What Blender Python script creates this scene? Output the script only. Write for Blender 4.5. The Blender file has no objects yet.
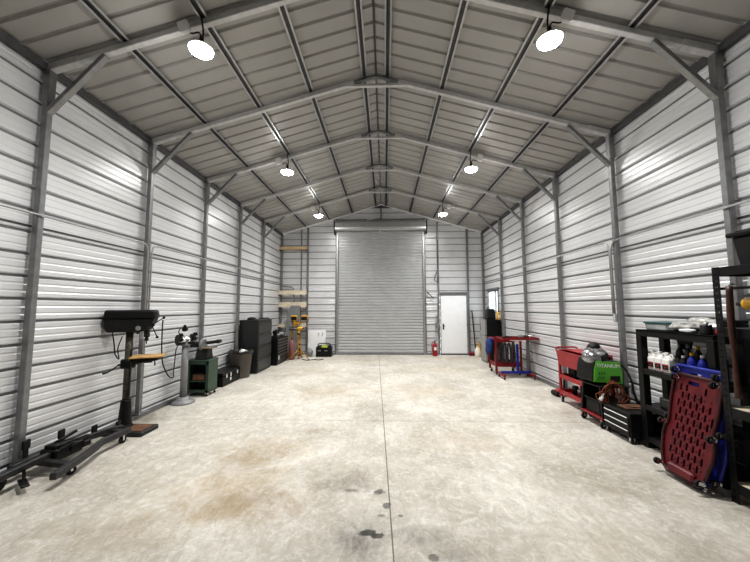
import bpy, bmesh, math, random
from mathutils import Vector, Matrix, Euler
random.seed(7)
PI = math.pi
SC = bpy.context.scene
COL = SC.collection

# ------------------------------------------------------------------ materials
def new_mat(name):
    m = bpy.data.materials.new(name); m.use_nodes = True
    nt = m.node_tree; b = nt.nodes['Principled BSDF']
    return m, nt, b

def mat(name, col, rough=.5, metal=0., vary=.12, scale=9., bump=0., spec=.5, emit=None, estr=0.):
    m, nt, b = new_mat(name)
    N, L = nt.nodes, nt.links
    tc = N.new('ShaderNodeTexCoord'); nz = N.new('ShaderNodeTexNoise')
    nz.inputs['Scale'].default_value = scale; nz.inputs['Detail'].default_value = 5
    L.new(tc.outputs['Object'], nz.inputs['Vector'])
    cr = N.new('ShaderNodeValToRGB')
    cr.color_ramp.elements[0].position = .3; cr.color_ramp.elements[1].position = .7
    cr.color_ramp.elements[0].color = tuple(c*(1-vary) for c in col)+(1,)
    cr.color_ramp.elements[1].color = tuple(min(1, c*(1+vary)) for c in col)+(1,)
    L.new(nz.outputs['Fac'], cr.inputs['Fac']); L.new(cr.outputs['Color'], b.inputs['Base Color'])
    b.inputs['Roughness'].default_value = rough; b.inputs['Metallic'].default_value = metal
    b.inputs['Specular IOR Level'].default_value = spec
    if bump:
        bp = N.new('ShaderNodeBump'); bp.inputs['Strength'].default_value = bump; bp.inputs['Distance'].default_value = .01
        L.new(nz.outputs['Fac'], bp.inputs['Height']); L.new(bp.outputs['Normal'], b.inputs['Normal'])
    if emit:
        b.inputs['Emission Color'].default_value = tuple(emit)+(1,); b.inputs['Emission Strength'].default_value = estr
    return m

M = {}
M['panel'] = mat('white_wall_sheet', (.72,.73,.745), .33, .25, .04, 2.5)
M['back'] = mat('back_wall_sheet', (.66,.67,.685), .36, .25, .06, 2.5)
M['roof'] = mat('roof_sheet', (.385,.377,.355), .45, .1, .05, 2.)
M['galv'] = mat('galvanized_steel', (.27,.275,.28), .40, .75, .14, 14)
M['galvlight'] = mat('bright_galvanized', (.45,.455,.46), .35, .7, .1, 14)
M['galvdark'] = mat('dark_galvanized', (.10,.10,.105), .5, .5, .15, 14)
M['rib'] = mat('rib_shadowed_sheet', (.20,.202,.208), .45, .3, .1, 3)  # groove bottoms darker than the panel, recess shade painted in
M['backrib'] = mat('back_rib_shadowed_sheet', (.34,.343,.35), .45, .3, .1, 3)  # back wall grooves, paler version of the painted recess shade
M['roofrib'] = mat('roof_rib_shadowed_sheet', (.25,.245,.23), .5, .1, .1, 3)  # roof grooves, recess shade painted into the sheet colour
M['shutter'] = mat('shutter_sheet', (.50,.51,.52), .36, .3, .05, 3)
M['white'] = mat('white_paint', (.92,.94,.96), .4, 0, .02, 5)
M['plast_white'] = mat('white_plastic', (.82,.82,.80), .4, 0, .03, 12)
M['black'] = mat('black_paint', (.007,.007,.0075), .45, 0, .2, 12, spec=.3)
M['blackplast'] = mat('black_plastic', (.011,.011,.0115), .5, 0, .2, 18, spec=.35)
M['rubber'] = mat('black_rubber', (.008,.008,.008), .75, 0, .2, 20)
M['char'] = mat('charcoal_cabinet', (.020,.022,.022), .42, .1, .1, 4)
M['darksteel'] = mat('dark_steel', (.04,.04,.042), .4, .6, .3, 16)
M['steel'] = mat('worn_steel', (.38,.38,.38), .35, .85, .2, 18)
M['chrome'] = mat('chrome', (.75,.75,.76), .18, 1, .05, 10)
M['castgrey'] = mat('grey_enamel', (.24,.245,.25), .4, .1, .12, 12)
M['liftgrey'] = mat('worn_lift_paint', (.045,.045,.047), .42, .35, .3, 10)
M['oldcol'] = mat('worn_column', (.10,.095,.075), .45, .4, .45, 22)
M['rust'] = mat('rusty_plate', (.15,.075,.04), .7, .2, .45, 14, .2)
M['wood'] = mat('raw_lumber', (.60,.45,.27), .6, 0, .15, 10)
M['woodtop'] = mat('plywood_table', (.50,.31,.12), .55, 0, .25, 16)
M['paleply'] = mat('pale_shelf_board', (.68,.60,.46), .6, 0, .15, 10)
M['handlewood'] = mat('dark_hickory', (.06,.022,.014), .45, 0, .3, 12)
M['green'] = mat('machine_green', (.045,.08,.055), .45, .1, .15, 9)
M['lime'] = mat('welder_green', (.10,.38,.035), .4, 0, .06, 9)
M['red'] = mat('red_enamel', (.33,.014,.02), .38, .05, .15, 9)
M['darkred'] = mat('dark_red_plastic', (.11,.008,.012), .38, 0, .3, 10)
M['blue'] = mat('blue_plastic', (.010,.022,.26), .42, 0, .2, 10)
M['yellow'] = mat('tool_yellow', (.75,.42,.02), .45, 0, .1, 10)
M['amber'] = mat('amber_yellow', (.48,.25,.025), .45, 0, .15, 10)
M['bin'] = mat('dark_taupe_bin', (.105,.092,.080), .6, 0, .12, 8)
M['bag'] = mat('bin_liner', (.012,.012,.013), .3, 0, .2, 20)
M['greypanel'] = mat('grey_sheet', (.20,.205,.21), .55, 0, .1, 6)
M['fridge'] = mat('brushed_grey', (.33,.33,.325), .4, .4, .06, 8)
M['orange'] = mat('orange_cord', (.22,.06,.018), .5, 0, .2, 20)
M['teal'] = mat('teal_lid', (.02,.085,.095), .4, 0, .1, 10)
M['pink'] = mat('faded_red_cylinder', (.23,.10,.10), .5, 0, .15, 8)
M['label_yel'] = mat('lime_label', (.55,.70,.05), .5, 0, .1, 10)
M['poly'] = mat('clear_poly_bag', (.36,.36,.34), .2, 0, .8, 16, .8)
M['rag'] = mat('blue_rag', (.015,.04,.16), .8, 0, .3, 14, .5)
M['dirtygrey'] = mat('grey_hose', (.13,.13,.135), .5, .2, .3, 16)
M['dullwhite'] = mat('white_board', (.86,.87,.88), .5, 0, .04, 4)
M['tan'] = mat('tan_machine', (.20,.17,.12), .5, .2, .3, 14)
M['conduit'] = mat('grey_conduit', (.42,.425,.43), .4, .6, .05, 10)
M['cartred'] = mat('dark_red_enamel', (.20,.010,.014), .42, .05, .15, 9)
M['drawerface'] = mat('drawer_front_lit', (.042,.044,.045), .38, .1, .1, 4)  # lighter than the cabinet body, light caught by the fronts painted in
M['helmet'] = mat('patterned_silver', (.30,.30,.31), .25, .7, .95, 13)
M['rafter'] = mat('rafter_tube', (.56,.56,.555), .42, .3, .1, 14)
M['darkredrim'] = mat('dark_red_rim', (.045,.006,.008), .42, 0, .3, 10)
M['gable'] = mat('lamplit_gable_angle', (.90,.90,.90), .35, .1, .03, 8)  # whitened so the colour stands in for lamp light on the angle
M['lamp'] = mat('lamp_lens', (1,1,1), .4, 0, 0, 1, emit=(1.,.98,.955), estr=125)

def clear_plastic():
    m, nt, b = new_mat('clear_plastic')
    b.inputs['Base Color'].default_value = (.75,.8,.8,1); b.inputs['Roughness'].default_value = .2
    b.inputs['Transmission Weight'].default_value = .6
    return m
M['clear'] = clear_plastic()

def window_glass():
    m, nt, b = new_mat('window_pane_glass'); N, L = nt.nodes, nt.links
    b.inputs['Base Color'].default_value = (.9,.93,.95,1); b.inputs['Roughness'].default_value = .55
    b.inputs['Transmission Weight'].default_value = .9
    return m
M['glass'] = window_glass()

def floor_mat():
    m, nt, b = new_mat('stained_concrete'); N, L = nt.nodes, nt.links
    tc = N.new('ShaderNodeTexCoord')
    sx = N.new('ShaderNodeSeparateXYZ'); L.new(tc.outputs['Object'], sx.inputs[0])
    def val(v): n = N.new('ShaderNodeValue'); n.outputs[0].default_value = v; return n.outputs[0]
    def math_(op, a, c=None, clamp=False):
        n = N.new('ShaderNodeMath'); n.operation = op; n.use_clamp = clamp
        for i, q in enumerate((a, c)):
            if q is None: continue
            if isinstance(q, (int, float)): n.inputs[i].default_value = q
            else: L.new(q, n.inputs[i])
        return n.outputs[0]
    def noise(scale, detail=6, rough=.6, dist=0., stretch=None):
        n = N.new('ShaderNodeTexNoise'); n.inputs['Scale'].default_value = scale
        n.inputs['Detail'].default_value = detail; n.inputs['Roughness'].default_value = rough; n.inputs['Distortion'].default_value = dist
        if stretch:
            mp = N.new('ShaderNodeMapping'); mp.inputs['Scale'].default_value = stretch[0]; mp.inputs['Rotation'].default_value = (0,0,stretch[1])
            L.new(tc.outputs['Object'], mp.inputs[0]); L.new(mp.outputs[0], n.inputs['Vector'])
        else: L.new(tc.outputs['Object'], n.inputs['Vector'])
        return n.outputs['Fac']
    def ramp(fac, p0, p1, c0=(0,0,0), c1=(1,1,1)):
        r = N.new('ShaderNodeValToRGB'); e = r.color_ramp.elements
        e[0].position = p0; e[1].position = p1; e[0].color = c0+(1,); e[1].color = c1+(1,)
        L.new(fac, r.inputs['Fac']); return r.outputs['Color']
    def mix(fac, a, c, blend='MIX'):
        n = N.new('ShaderNodeMix'); n.data_type = 'RGBA'; n.blend_type = blend
        if isinstance(fac, (int, float)): n.inputs[0].default_value = fac
        else: L.new(fac, n.inputs[0])
        for i, q in ((6, a), (7, c)):
            if isinstance(q, tuple): n.inputs[i].default_value = q+(1,)
            else: L.new(q, n.inputs[i])
        return n.outputs[2]
    base = mix(ramp(noise(1.1, 8, .65, .6), .30, .72), (.36,.335,.285), (.71,.685,.625))
    # fine trowel swirls and speckle
    swirl = ramp(noise(5.5, 12, .80, 1.6, ((1.,.45,1), .5)), .42, .62)
    base = mix(math_('MULTIPLY', swirl, .6), base, (.34,.31,.26))
    spk = ramp(noise(22, 8, .8), .54, .68)
    base = mix(math_('MULTIPLY', spk, .5), base, (.28,.25,.22))
    wht = ramp(noise(11, 12, .82, 1.2), .48, .64)
    base = mix(math_('MULTIPLY', wht, .55), base, (.80,.79,.76))
    # blotches: (x, y, rx, ry, colour, strength)
    wob = noise(2.6, 8, .7, .8)
    def blotch(x, y, rx, ry, soft=.6):
        dx = math_('DIVIDE', math_('SUBTRACT', sx.outputs['X'], x), rx)
        dy = math_('DIVIDE', math_('SUBTRACT', sx.outputs['Y'], y), ry)
        d = math_('SQRT', math_('ADD', math_('MULTIPLY', dx, dx), math_('MULTIPLY', dy, dy)))
        d = math_('ADD', d, math_('MULTIPLY', math_('SUBTRACT', wob, .5), 3.0))
        k = N.new('ShaderNodeMapRange'); k.clamp = True
        k.inputs['From Min'].default_value = 1.; k.inputs['From Max'].default_value = 1.-soft
        k.inputs['To Min'].default_value = 0.; k.inputs['To Max'].default_value = 1.
        L.new(d, k.inputs['Value']); return k.outputs[0]
    OCH = (.36,.265,.135); BRN = (.26,.205,.145); GRY = (.15,.14,.125)
    fine = ramp(noise(9, 12, .85, 1.6, ((1.,.5,1), .6)), .36, .64)      # breaks the stains up like trowel marks
    fine2 = math_('ADD', math_('MULTIPLY', fine, .75), .25)
    def add(c, lst, so, brk=True):
        nonlocal base
        for x, y, rx, ry, st in lst:
            k = math_('MULTIPLY', blotch(x,y,rx,ry,so), st)
            if brk: k = math_('MULTIPLY', k, fine2)
            base = mix(k, base, c)
    add(OCH, ((-1.25,2.95,.8,.55,.75),(-1.0,2.62,.4,.3,.7),(-1.7,2.45,.7,.3,.45),(-1.15,3.75,.7,.4,.6),(1.0,4.0,1.0,.45,.32),(.9,6.3,.8,.6,.55),(-.9,6.2,1.,.8,.45),
        (-1.8,8.2,1.,.7,.42),(1.6,8.4,1.2,.8,.5),(-.4,9.8,1.1,.6,.45),(2.1,10.2,.9,.5,.5),(1.5,2.3,.6,.3,.25)), 1.)
    add(BRN, ((-.9,2.75,.45,.35,.75),(-.82,4.3,.30,.14,.7),(-2.35,2.95,.5,.3,.5),(-2.0,2.3,.6,.3,.45),(-.25,3.15,.5,.3,.5),(2.0,3.0,.8,.5,.30),(-1.5,3.4,.5,.4,.4),(.9,2.2,.5,.3,.3),(2.2,2.2,.6,.4,.4)), 1.)
    add(GRY, ((-.15,2.34,.24,.19,.85),(.33,2.36,.28,.16,.75),(.05,2.5,.35,.3,.45),(-.25,3.05,.5,.2,.55),(.54,2.2,.15,.1,.6)), .9)
    DK = (.045,.043,.040)
    wob = noise(9, 6, .65, .5)
    add(DK, ((.0,2.405,.085,.042,.9),(.06,2.385,.06,.035,.85),(-.05,2.40,.05,.03,.7),(.06,2.91,.055,.045,.75),(.125,2.72,.03,.045,.7),(.085,2.60,.03,.018,.5),(.23,2.60,.03,.018,.6),(.42,2.19,.03,.03,.6),(-.19,2.93,.10,.03,.5)), .3, False)
    spots = ramp(noise(5.5, 9, .8, .4), .63, .70)
    base = mix(math_('MULTIPLY', spots, .32), base, (.22,.19,.155))
    # saw-cut joints
    jx = math_('ABSOLUTE', math_('SUBTRACT', sx.outputs['X'], math_('SUBTRACT', .229, math_('MULTIPLY', sx.outputs['Y'], .0298))))
    jy = math_('ABSOLUTE', math_('SUBTRACT', sx.outputs['Y'], 4.66))
    jline = math_('LESS_THAN', jx, .0052); jline2 = math_('LESS_THAN', jy, .006)
    base = mix(math_('MULTIPLY', jline, .82), base, (.10,.085,.07))
    base = mix(math_('MULTIPLY', jline2, .55), base, (.16,.14,.12))
    L.new(base, b.inputs['Base Color'])
    b.inputs['Roughness'].default_value = .62; b.inputs['Specular IOR Level'].default_value = .3
    bp = N.new('ShaderNodeBump'); bp.inputs['Strength'].default_value = .35; bp.inputs['Distance'].default_value = .01
    L.new(noise(14, 8, .7), bp.inputs['Height']); L.new(bp.outputs['Normal'], b.inputs['Normal'])
    return m
M['floor'] = floor_mat()

# ------------------------------------------------------------------ geometry helpers
class B:
    """collects shapes and links them as one mesh object"""
    def __init__(s): s.bm = bmesh.new(); s.mats = []; s.cur = 0
    def mat(s, m):
        if m not in s.mats: s.mats.append(m)
        s.cur = s.mats.index(m); return s
    def _merge(s, t, M4=None):
        me = bpy.data.meshes.new('tmp')
        for f in t.faces: f.material_index = s.cur
        if M4 is not None: t.transform(M4)
        t.to_mesh(me); t.free(); s.bm.from_mesh(me); bpy.data.meshes.remove(me)
        return s
    def box(s, c, d, bev=.0, rot=None, taper=None, seg=1):
        t = bmesh.new(); bmesh.ops.create_cube(t, size=1)
        for v in t.verts:
            v.co.x *= d[0]; v.co.y *= d[1]; v.co.z *= d[2]
            if taper and v.co.z > 0: v.co.x *= taper[0]; v.co.y *= taper[1]
        if bev: bmesh.ops.bevel(t, geom=t.edges[:], offset=bev, segments=seg, affect='EDGES', profile=.5)
        R = Euler(rot).to_matrix().to_4x4() if rot else Matrix()
        return s._merge(t, Matrix.Translation(c) @ R)
    def beam(s, p0, p1, w, h, up=(0,0,1), bev=0):
        """box from p0 to p1, w across, h along up"""
        p0, p1 = Vector(p0), Vector(p1); z = (p1-p0); ln = z.length; z.normalize()
        x = Vector(up).cross(z)
        if x.length < 1e-4: x = Vector((1,0,0))
        x.normalize(); y = z.cross(x)
        R = Matrix((x, y, z)).transposed().to_4x4()
        t = bmesh.new(); bmesh.ops.create_cube(t, size=1)
        for v in t.verts: v.co.x *= w; v.co.y *= h; v.co.z *= ln
        if bev: bmesh.ops.bevel(t, geom=t.edges[:], offset=bev, segments=1, affect='EDGES', profile=.5)
        return s._merge(t, Matrix.Translation((p0+p1)/2) @ R)
    def cyl(s, p0, p1, r0, r1=None, seg=18, bev=0):
        p0, p1 = Vector(p0), Vector(p1); r1 = r0 if r1 is None else r1
        d = p1-p0; t = bmesh.new()
        bmesh.ops.create_cone(t, cap_ends=True, segments=seg, radius1=r0, radius2=r1, depth=d.length)
        if bev:
            ed = [e for e in t.edges if abs(e.verts[0].co.z-e.verts[1].co.z) < 1e-6]
            bmesh.ops.bevel(t, geom=ed, offset=bev, segments=2, affect='EDGES', profile=.5)
        R = d.to_track_quat('Z', 'Y').to_matrix().to_4x4()
        for f in t.faces: f.smooth = len(f.verts) == 4
        return s._merge(t, Matrix.Translation((p0+p1)/2) @ R)
    def tube(s, pts, r, seg=8):
        pts = [Vector(p) for p in pts]; t = bmesh.new(); rings = []; n = len(pts)
        prev = None
        for i, p in enumerate(pts):
            d = (pts[min(i+1, n-1)]-pts[max(i-1, 0)]).normalized()
            if prev is None:
                a = d.orthogonal().normalized()
            else:
                a = (prev - d*prev.dot(d)); a = a.normalized() if a.length > 1e-5 else d.orthogonal().normalized()
            prev = a; b_ = d.cross(a)
            rr = r[i] if isinstance(r, (list, tuple)) else r
            rings.append([t.verts.new(p+(a*math.cos(2*PI*k/seg)+b_*math.sin(2*PI*k/seg))*rr) for k in range(seg)])
        for i in range(n-1):
            for k in range(seg):
                f = t.faces.new((rings[i][k], rings[i][(k+1)%seg], rings[i+1][(k+1)%seg], rings[i+1][k])); f.smooth = True
        t.faces.new(rings[0][::-1]); t.faces.new(rings[-1])
        return s._merge(t)
    def lathe(s, prof, c=(0,0,0), seg=24, rot=None):
        t = bmesh.new(); rings = []
        for r, z in prof:
            if r < 1e-5: rings.append([t.verts.new((0,0,z))])
            else: rings.append([t.verts.new((r*math.cos(2*PI*k/seg), r*math.sin(2*PI*k/seg), z)) for k in range(seg)])
        for a, b_ in zip(rings, rings[1:]):
            for k in range(seg):
                k2 = (k+1)%seg
                vs = [a[k % len(a)], a[k2 % len(a)], b_[k2 % len(b_)], b_[k % len(b_)]]
                u = []
                for v in vs:
                    if v not in u: u.append(v)
                if len(u) > 2:
                    f = t.faces.new(u); f.smooth = True
        bmesh.ops.recalc_face_normals(t, faces=t.faces[:])
        R = Euler(rot).to_matrix().to_4x4() if rot else Matrix()
        return s._merge(t, Matrix.Translation(c) @ R)
    def ell(s, c, r, lump=0., seg=16, rot=None, seed=0):
        t = bmesh.new(); bmesh.ops.create_uvsphere(t, u_segments=seg, v_segments=max(6, seg//2+2), radius=1)
        rnd = random.Random(seed)
        ph = [rnd.uniform(0, 6.3) for _ in range(6)]
        for v in t.verts:
            k = 1+lump*(math.sin(v.co.x*5+ph[0])+math.sin(v.co.y*6+ph[1])+math.sin(v.co.z*7+ph[2])+.6*math.sin(v.co.x*11+v.co.y*9+ph[3]))/2
            v.co = Vector((v.co.x*r[0]*k, v.co.y*r[1]*k, v.co.z*r[2]*k))
        for f in t.faces: f.smooth = True
        R = Euler(rot).to_matrix().to_4x4() if rot else Matrix()
        return s._merge(t, Matrix.Translation(c) @ R)
    def prism(s, poly, axis, lo, hi, bev=0):
        """poly: list of 2-D points in the plane across axis (x:(y,z) y:(x,z) z:(x,y)), extruded from lo to hi"""
        t = bmesh.new()
        def P(a, b_, h): return {'x':(h,a,b_), 'y':(a,h,b_), 'z':(a,b_,h)}[axis]
        v0 = [t.verts.new(P(a,b_,lo)) for a, b_ in poly]; v1 = [t.verts.new(P(a,b_,hi)) for a, b_ in poly]
        n = len(poly)
        t.faces.new(v0); t.faces.new(v1[::-1])
        for i in range(n): t.faces.new((v0[i], v1[i], v1[(i+1)%n], v0[(i+1)%n]))
        bmesh.ops.recalc_face_normals(t, faces=t.faces[:])
        if bev: bmesh.ops.bevel(t, geom=t.edges[:], offset=bev, segments=1, affect='EDGES', profile=.5)
        return s._merge(t)
    def build(s, name, m, parent=None, **kw):
        me = bpy.data.meshes.new(name)
        s.bm.to_mesh(me); s.bm.free()
        for q in ([m]+[x for x in s.mats if x is not m] if not s.mats else s.mats): me.materials.append(M[q] if isinstance(q, str) else q)
        o = bpy.data.objects.new(name, me); COL.objects.link(o)
        if parent is not None: o.parent = parent
        for k, v in kw.items(): o[k] = v
        return o

def thing(name, label, cat, loc=(0,0,0), rot=(0,0,0), group=None):
    o = bpy.data.objects.new(name, None); COL.objects.link(o)
    o.location = loc; o.rotation_euler = rot; o.empty_display_size = .1
    o['label'] = label; o['category'] = cat
    if group: o['group'] = group
    return o
def tag(o, label, cat, group=None):
    o['label'] = label; o['category'] = cat
    if group: o['group'] = group
    return o
def struct(o): o['kind'] = 'structure'; return o
def copy_tree(o, parent=None):
    c = o.copy(); COL.objects.link(c)
    if parent is not None: c.parent = parent
    for ch in o.children: copy_tree(ch, c)
    return c
def copy_thing(o, loc, label, rot=None):
    c = copy_tree(o); c.location = loc; c['label'] = label
    if rot: c.rotation_euler = rot
    return c
def text_mesh(name, txt, size, m, parent, loc, rot, ext=.001, **kw):
    cu = bpy.data.curves.new(name, 'FONT'); cu.body = txt; cu.size = size; cu.extrude = ext
    cu.align_x = 'CENTER'; cu.align_y = 'CENTER'
    tmp = bpy.data.objects.new('tmp_text', cu); COL.objects.link(tmp)
    dg = bpy.context.evaluated_depsgraph_get(); me = bpy.data.meshes.new_from_object(tmp.evaluated_get(dg))
    bpy.data.objects.remove(tmp); bpy.data.curves.remove(cu)
    me.materials.clear(); me.materials.append(M[m]); me.name = name
    o = bpy.data.objects.new(name, me); COL.objects.link(o); o.parent = parent
    o.location = loc; o.rotation_euler = rot
    return o
def arc(c, r, a0, a1, n, f): return [f(c[0]+r*math.cos(a0+(a1-a0)*i/n), c[1]+r*math.sin(a0+(a1-a0)*i/n)) for i in range(n+1)]
def smooth(pts, n=6):
    """Catmull-Rom through pts"""
    P = [Vector(p) for p in pts]; P = [2*P[0]-P[1]]+P+[2*P[-1]-P[-2]]; out = []
    for i in range(1, len(P)-2):
        for k in range(n):
            t = k/n; a, b_, c, d = P[i-1], P[i], P[i+1], P[i+2]
            out.append(.5*((2*b_)+(c-a)*t+(2*a-5*b_+4*c-d)*t*t+(3*b_-a-3*c+d)*t**3))
    out.append(P[-2]); return out

# ------------------------------------------------------------------ the building
HW, YB, YF = 3.5, 11.04, -2.6           # half width, back wall, front wall
ZR, SL = 5.185, .287                    # roof sheet at the ridge, slope
def roof_z(x): return ZR-SL*abs(x)
RIB = .2286
def rib_profile(a0, a1, ph, depth=.02, minor=.0045, mz=True):
    """list of (pos, depth) along a sheet with a trapezoid rib every 9 inches and two small stiffeners between"""
    pts = []
    k = math.floor((a0-ph)/RIB)-1
    while ph+k*RIB < a1+RIB:
        z = ph+k*RIB
        pts += [(z-.026,0),(z-.014,depth),(z+.012,depth),(z+.024,0)]
        if mz:
            for q in (.0762,.1524): pts += [(z+q-.014,0),(z+q-.005,minor),(z+q+.005,minor),(z+q+.014,0)]
        k += 1
    pts = [p for p in pts if a0+.001 < p[0] < a1-.001]
    return [(a0,0)]+pts+[(a1,0)]
def sheet(fn, prof, lo, hi, bm):
    """prof swept straight from lo to hi, fn(pos, depth, along) -> xyz"""
    a = [bm.verts.new(fn(p,d,lo)) for p, d in prof]; b_ = [bm.verts.new(fn(p,d,hi)) for p, d in prof]
    for i in range(len(prof)-1):
        f = bm.faces.new((a[i], a[i+1], b_[i+1], b_[i]))
        if min(prof[i][1], prof[i+1][1]) > .012: f.material_index = 1  # groove bottom takes the material with shade in its colour

# floor
b = B(); b.box((0,(YB+YF)/2,-.05), (2*HW+.3, YB-YF+.3, .1)); struct(b.build('floor', 'floor'))
# side walls
WT = roof_z(HW)
pf = rib_profile(0, WT, .085)
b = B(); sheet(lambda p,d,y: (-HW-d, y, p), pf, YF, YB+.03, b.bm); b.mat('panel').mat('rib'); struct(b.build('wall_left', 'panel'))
WY0, WY1, WZ0, WZ1 = 9.68, 10.62, 1.40, 2.10
b = B(); f = lambda p,d,y: (HW+d, y, p)
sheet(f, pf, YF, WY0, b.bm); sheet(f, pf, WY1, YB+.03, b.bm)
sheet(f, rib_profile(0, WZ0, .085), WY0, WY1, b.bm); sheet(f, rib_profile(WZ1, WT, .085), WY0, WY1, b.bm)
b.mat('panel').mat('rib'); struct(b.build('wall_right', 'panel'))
# back wall with the two door openings, gable cut by the roof planes
DX0, DX1, DZ = -1.50, 1.44, 4.20
PX0, PX1, PZ = 1.985, 2.90, 2.0
b = B(); f = lambda p,d,x: (x, YB+d, p)
zt = ZR+.02
for x0, x1, z0 in ((-HW-.03, DX0, 0), (DX0, DX1, DZ), (DX1, PX0, 0), (PX0, PX1, PZ), (PX1, HW+.03, 0)):
    sheet(f, rib_profile(z0, zt, .085), x0, x1, b.bm)
for sgn in (-1, 1):
    bmesh.ops.bisect_plane(b.bm, geom=b.bm.verts[:]+b.bm.edges[:]+b.bm.faces[:], plane_co=(0,0,ZR), plane_no=Vector((sgn*SL,0,1)).normalized(), clear_outer=True)
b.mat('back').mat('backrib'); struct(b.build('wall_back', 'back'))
b = B(); b.prism([(-HW,0),(HW,0),(HW,WT),(0,ZR),(-HW,WT)], 'y', YF-.06, YF); struct(b.build('wall_front', 'panel'))
# roof: ribs run from the ridge to the eaves
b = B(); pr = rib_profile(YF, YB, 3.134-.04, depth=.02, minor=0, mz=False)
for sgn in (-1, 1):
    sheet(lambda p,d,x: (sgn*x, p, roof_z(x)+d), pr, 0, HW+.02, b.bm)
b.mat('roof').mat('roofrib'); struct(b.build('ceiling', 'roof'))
# base rails
for n, c, d in (('baseboard_left', (-HW+.032,(YB+YF)/2,.03), (.06,YB-YF,.06)), ('baseboard_right', (HW-.032,(YB+YF)/2,.03), (.06,YB-YF,.06))):
    b = B(); b.box(c, d, .004); struct(b.build(n, 'galv'))
b = B()
for x0, x1 in ((-HW+.06, DX0-.06), (DX1+.06, PX0-.04), (PX1+.04, HW-.06)):
    b.box(((x0+x1)/2, YB-.032, .03), (x1-x0, .06, .06), .004)
struct(b.build('baseboard_back', 'galv'))
# eave rails (dark in the corner between wall and roof), gable angles and back wall posts
tn = [0]
def trim(bld, m):
    tn[0] += 1; return struct(bld.build('trim_%d' % tn[0], m))
for sgn in (-1, 1):
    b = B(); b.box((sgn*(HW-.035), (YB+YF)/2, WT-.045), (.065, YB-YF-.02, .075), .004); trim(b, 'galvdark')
for sgn in (-1, 1):
    b = B(); b.beam((sgn*.02,YB-.035,roof_z(0)-.035), (sgn*(HW-.03),YB-.035,roof_z(HW)-.03), .06, .045, up=(0,0,1)); trim(b, 'gable')
def post(x, z0, z1, w=.06, m='galv', y=None):
    b = B(); b.box((x, (YB-.035) if y is None else y, (z0+z1)/2), (w, .06, z1-z0), .004); return trim(b, m)
for x in (-HW+.04, HW-.04): post(x, .06, roof_z(x)-.07)
post(-2.55, .06, roof_z(2.55)-.08); post(-2.77, .06, roof_z(2.77)-.08, .028)
post(DX0-.045, 0, roof_z(1.5)-.08, .075); post(DX1+.045, 0, roof_z(1.5)-.08, .075)
post(PX0-.045, .06, roof_z(2)-.08, .06); post(PX1+.045, .06, roof_z(2.9)-.08, .06)
post(0, 4.55, roof_z(0)-.06, .045)
b = B(); b.box(((PX0+PX1)/2, YB-.035, PZ+.06), (PX1-PX0, .06, .06), .004); trim(b, 'galv')
b = B(); b.box(((DX0+DX1)/2, YB-.035, 4.62), (DX1-DX0, .06, .06), .004); trim(b, 'galv')
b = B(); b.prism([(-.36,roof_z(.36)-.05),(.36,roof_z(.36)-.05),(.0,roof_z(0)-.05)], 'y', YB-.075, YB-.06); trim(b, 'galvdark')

# roll-up door
def slats(z0, z1, pitch=.100):
    pts = []; z = z0
    while z < z1-.001:
        for q, d in ((0,.003),(.016,.003),(.026,-.014),(.074,-.014),(.090,.003)):
            if z+q < z1: pts.append((z+q, d))
        z += pitch
    return pts+[(z1,0)]
b = B(); sheet(lambda p,d,x: (x, YB-.035+d, p), slats(.05, 4.3), DX0+.0, DX1-.0, b.bm)
door = struct(b.build('door_1', 'shutter'))
b = B(); b.box(((DX0+DX1)/2, YB-.04, .03), (DX1-DX0-.03, .05, .06), .006); b.build('bottom_bar', 'galv', door)
b = B()
hood = [(-.075,4.20),(-.30,4.20),(-.335,4.235),(-.345,4.30),(-.335,4.47),(-.30,4.53),(-.20,4.55),(-.075,4.55)]
b.prism([(YB+q,z) for q,z in hood], 'x', DX0-.07, DX1+.08); b.build('drum_hood', 'galvlight', door)
for x in (DX0-.10, DX1+.11):
    b = B(); b.box((x, YB-.20, 4.36), (.03,.27,.40), .01); b.box((x, YB-.12, 4.14), (.05,.10,.10), .01); b.build('drum_bracket', 'galvdark', door)
for x in (DX0-.005, DX1+.005):
    b = B(); b.box((x, YB-.085, 2.08), (.05,.03,4.14), .004); b.box((x+(.02 if x<0 else -.02), YB-.1, 2.08), (.012,.05,4.14)); b.build('guide_track', 'galvlight', door)
b = B(); b.cyl((-.03,YB-.32,4.205),(-.03,YB-.32,4.15),.012); b.box((-.03,YB-.32,4.14),(.04,.02,.05),.005); b.build('pull_handle', 'plast_white', door)
# personnel door
b = B(); b.box(((PX0+PX1)/2, YB-.02, PZ/2+.015), (PX1-PX0-.06, .045, PZ-.05), .004)
pd = struct(b.build('door_2', 'white'))
b = B()
for x in (PX0+.015, PX1-.015): b.box((x, YB-.025, PZ/2), (.028,.06,PZ), .003)
b.box(((PX0+PX1)/2, YB-.025, PZ-.012), (PX1-PX0-.06,.06,.026), .003); b.build('door_frame', 'galvlight', pd)
b = B(); b.box(((PX0+PX1)/2, YB-.03, .012), (PX1-PX0,.08,.06), .003); b.build('threshold', 'galvdark', pd)
b = B(); hx = PX0+.10
b.box((hx, YB-.048, .93), (.042,.012,.19), .004); b.cyl((hx,YB-.05,.96),(hx,YB-.095,.96),.014); b.beam((hx-.01,YB-.092,.96),(hx+.05,YB-.092,.955),.018,.02); b.cyl((hx,YB-.05,.88),(hx,YB-.062,.88),.014)
b.build('door_handle', 'black', pd)
for z in (.3,1.0,1.75):
    b = B(); b.cyl((PX1-.03,YB-.05,z-.05),(PX1-.03,YB-.05,z+.05),.008); b.build('hinge', 'steel', pd)
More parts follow.
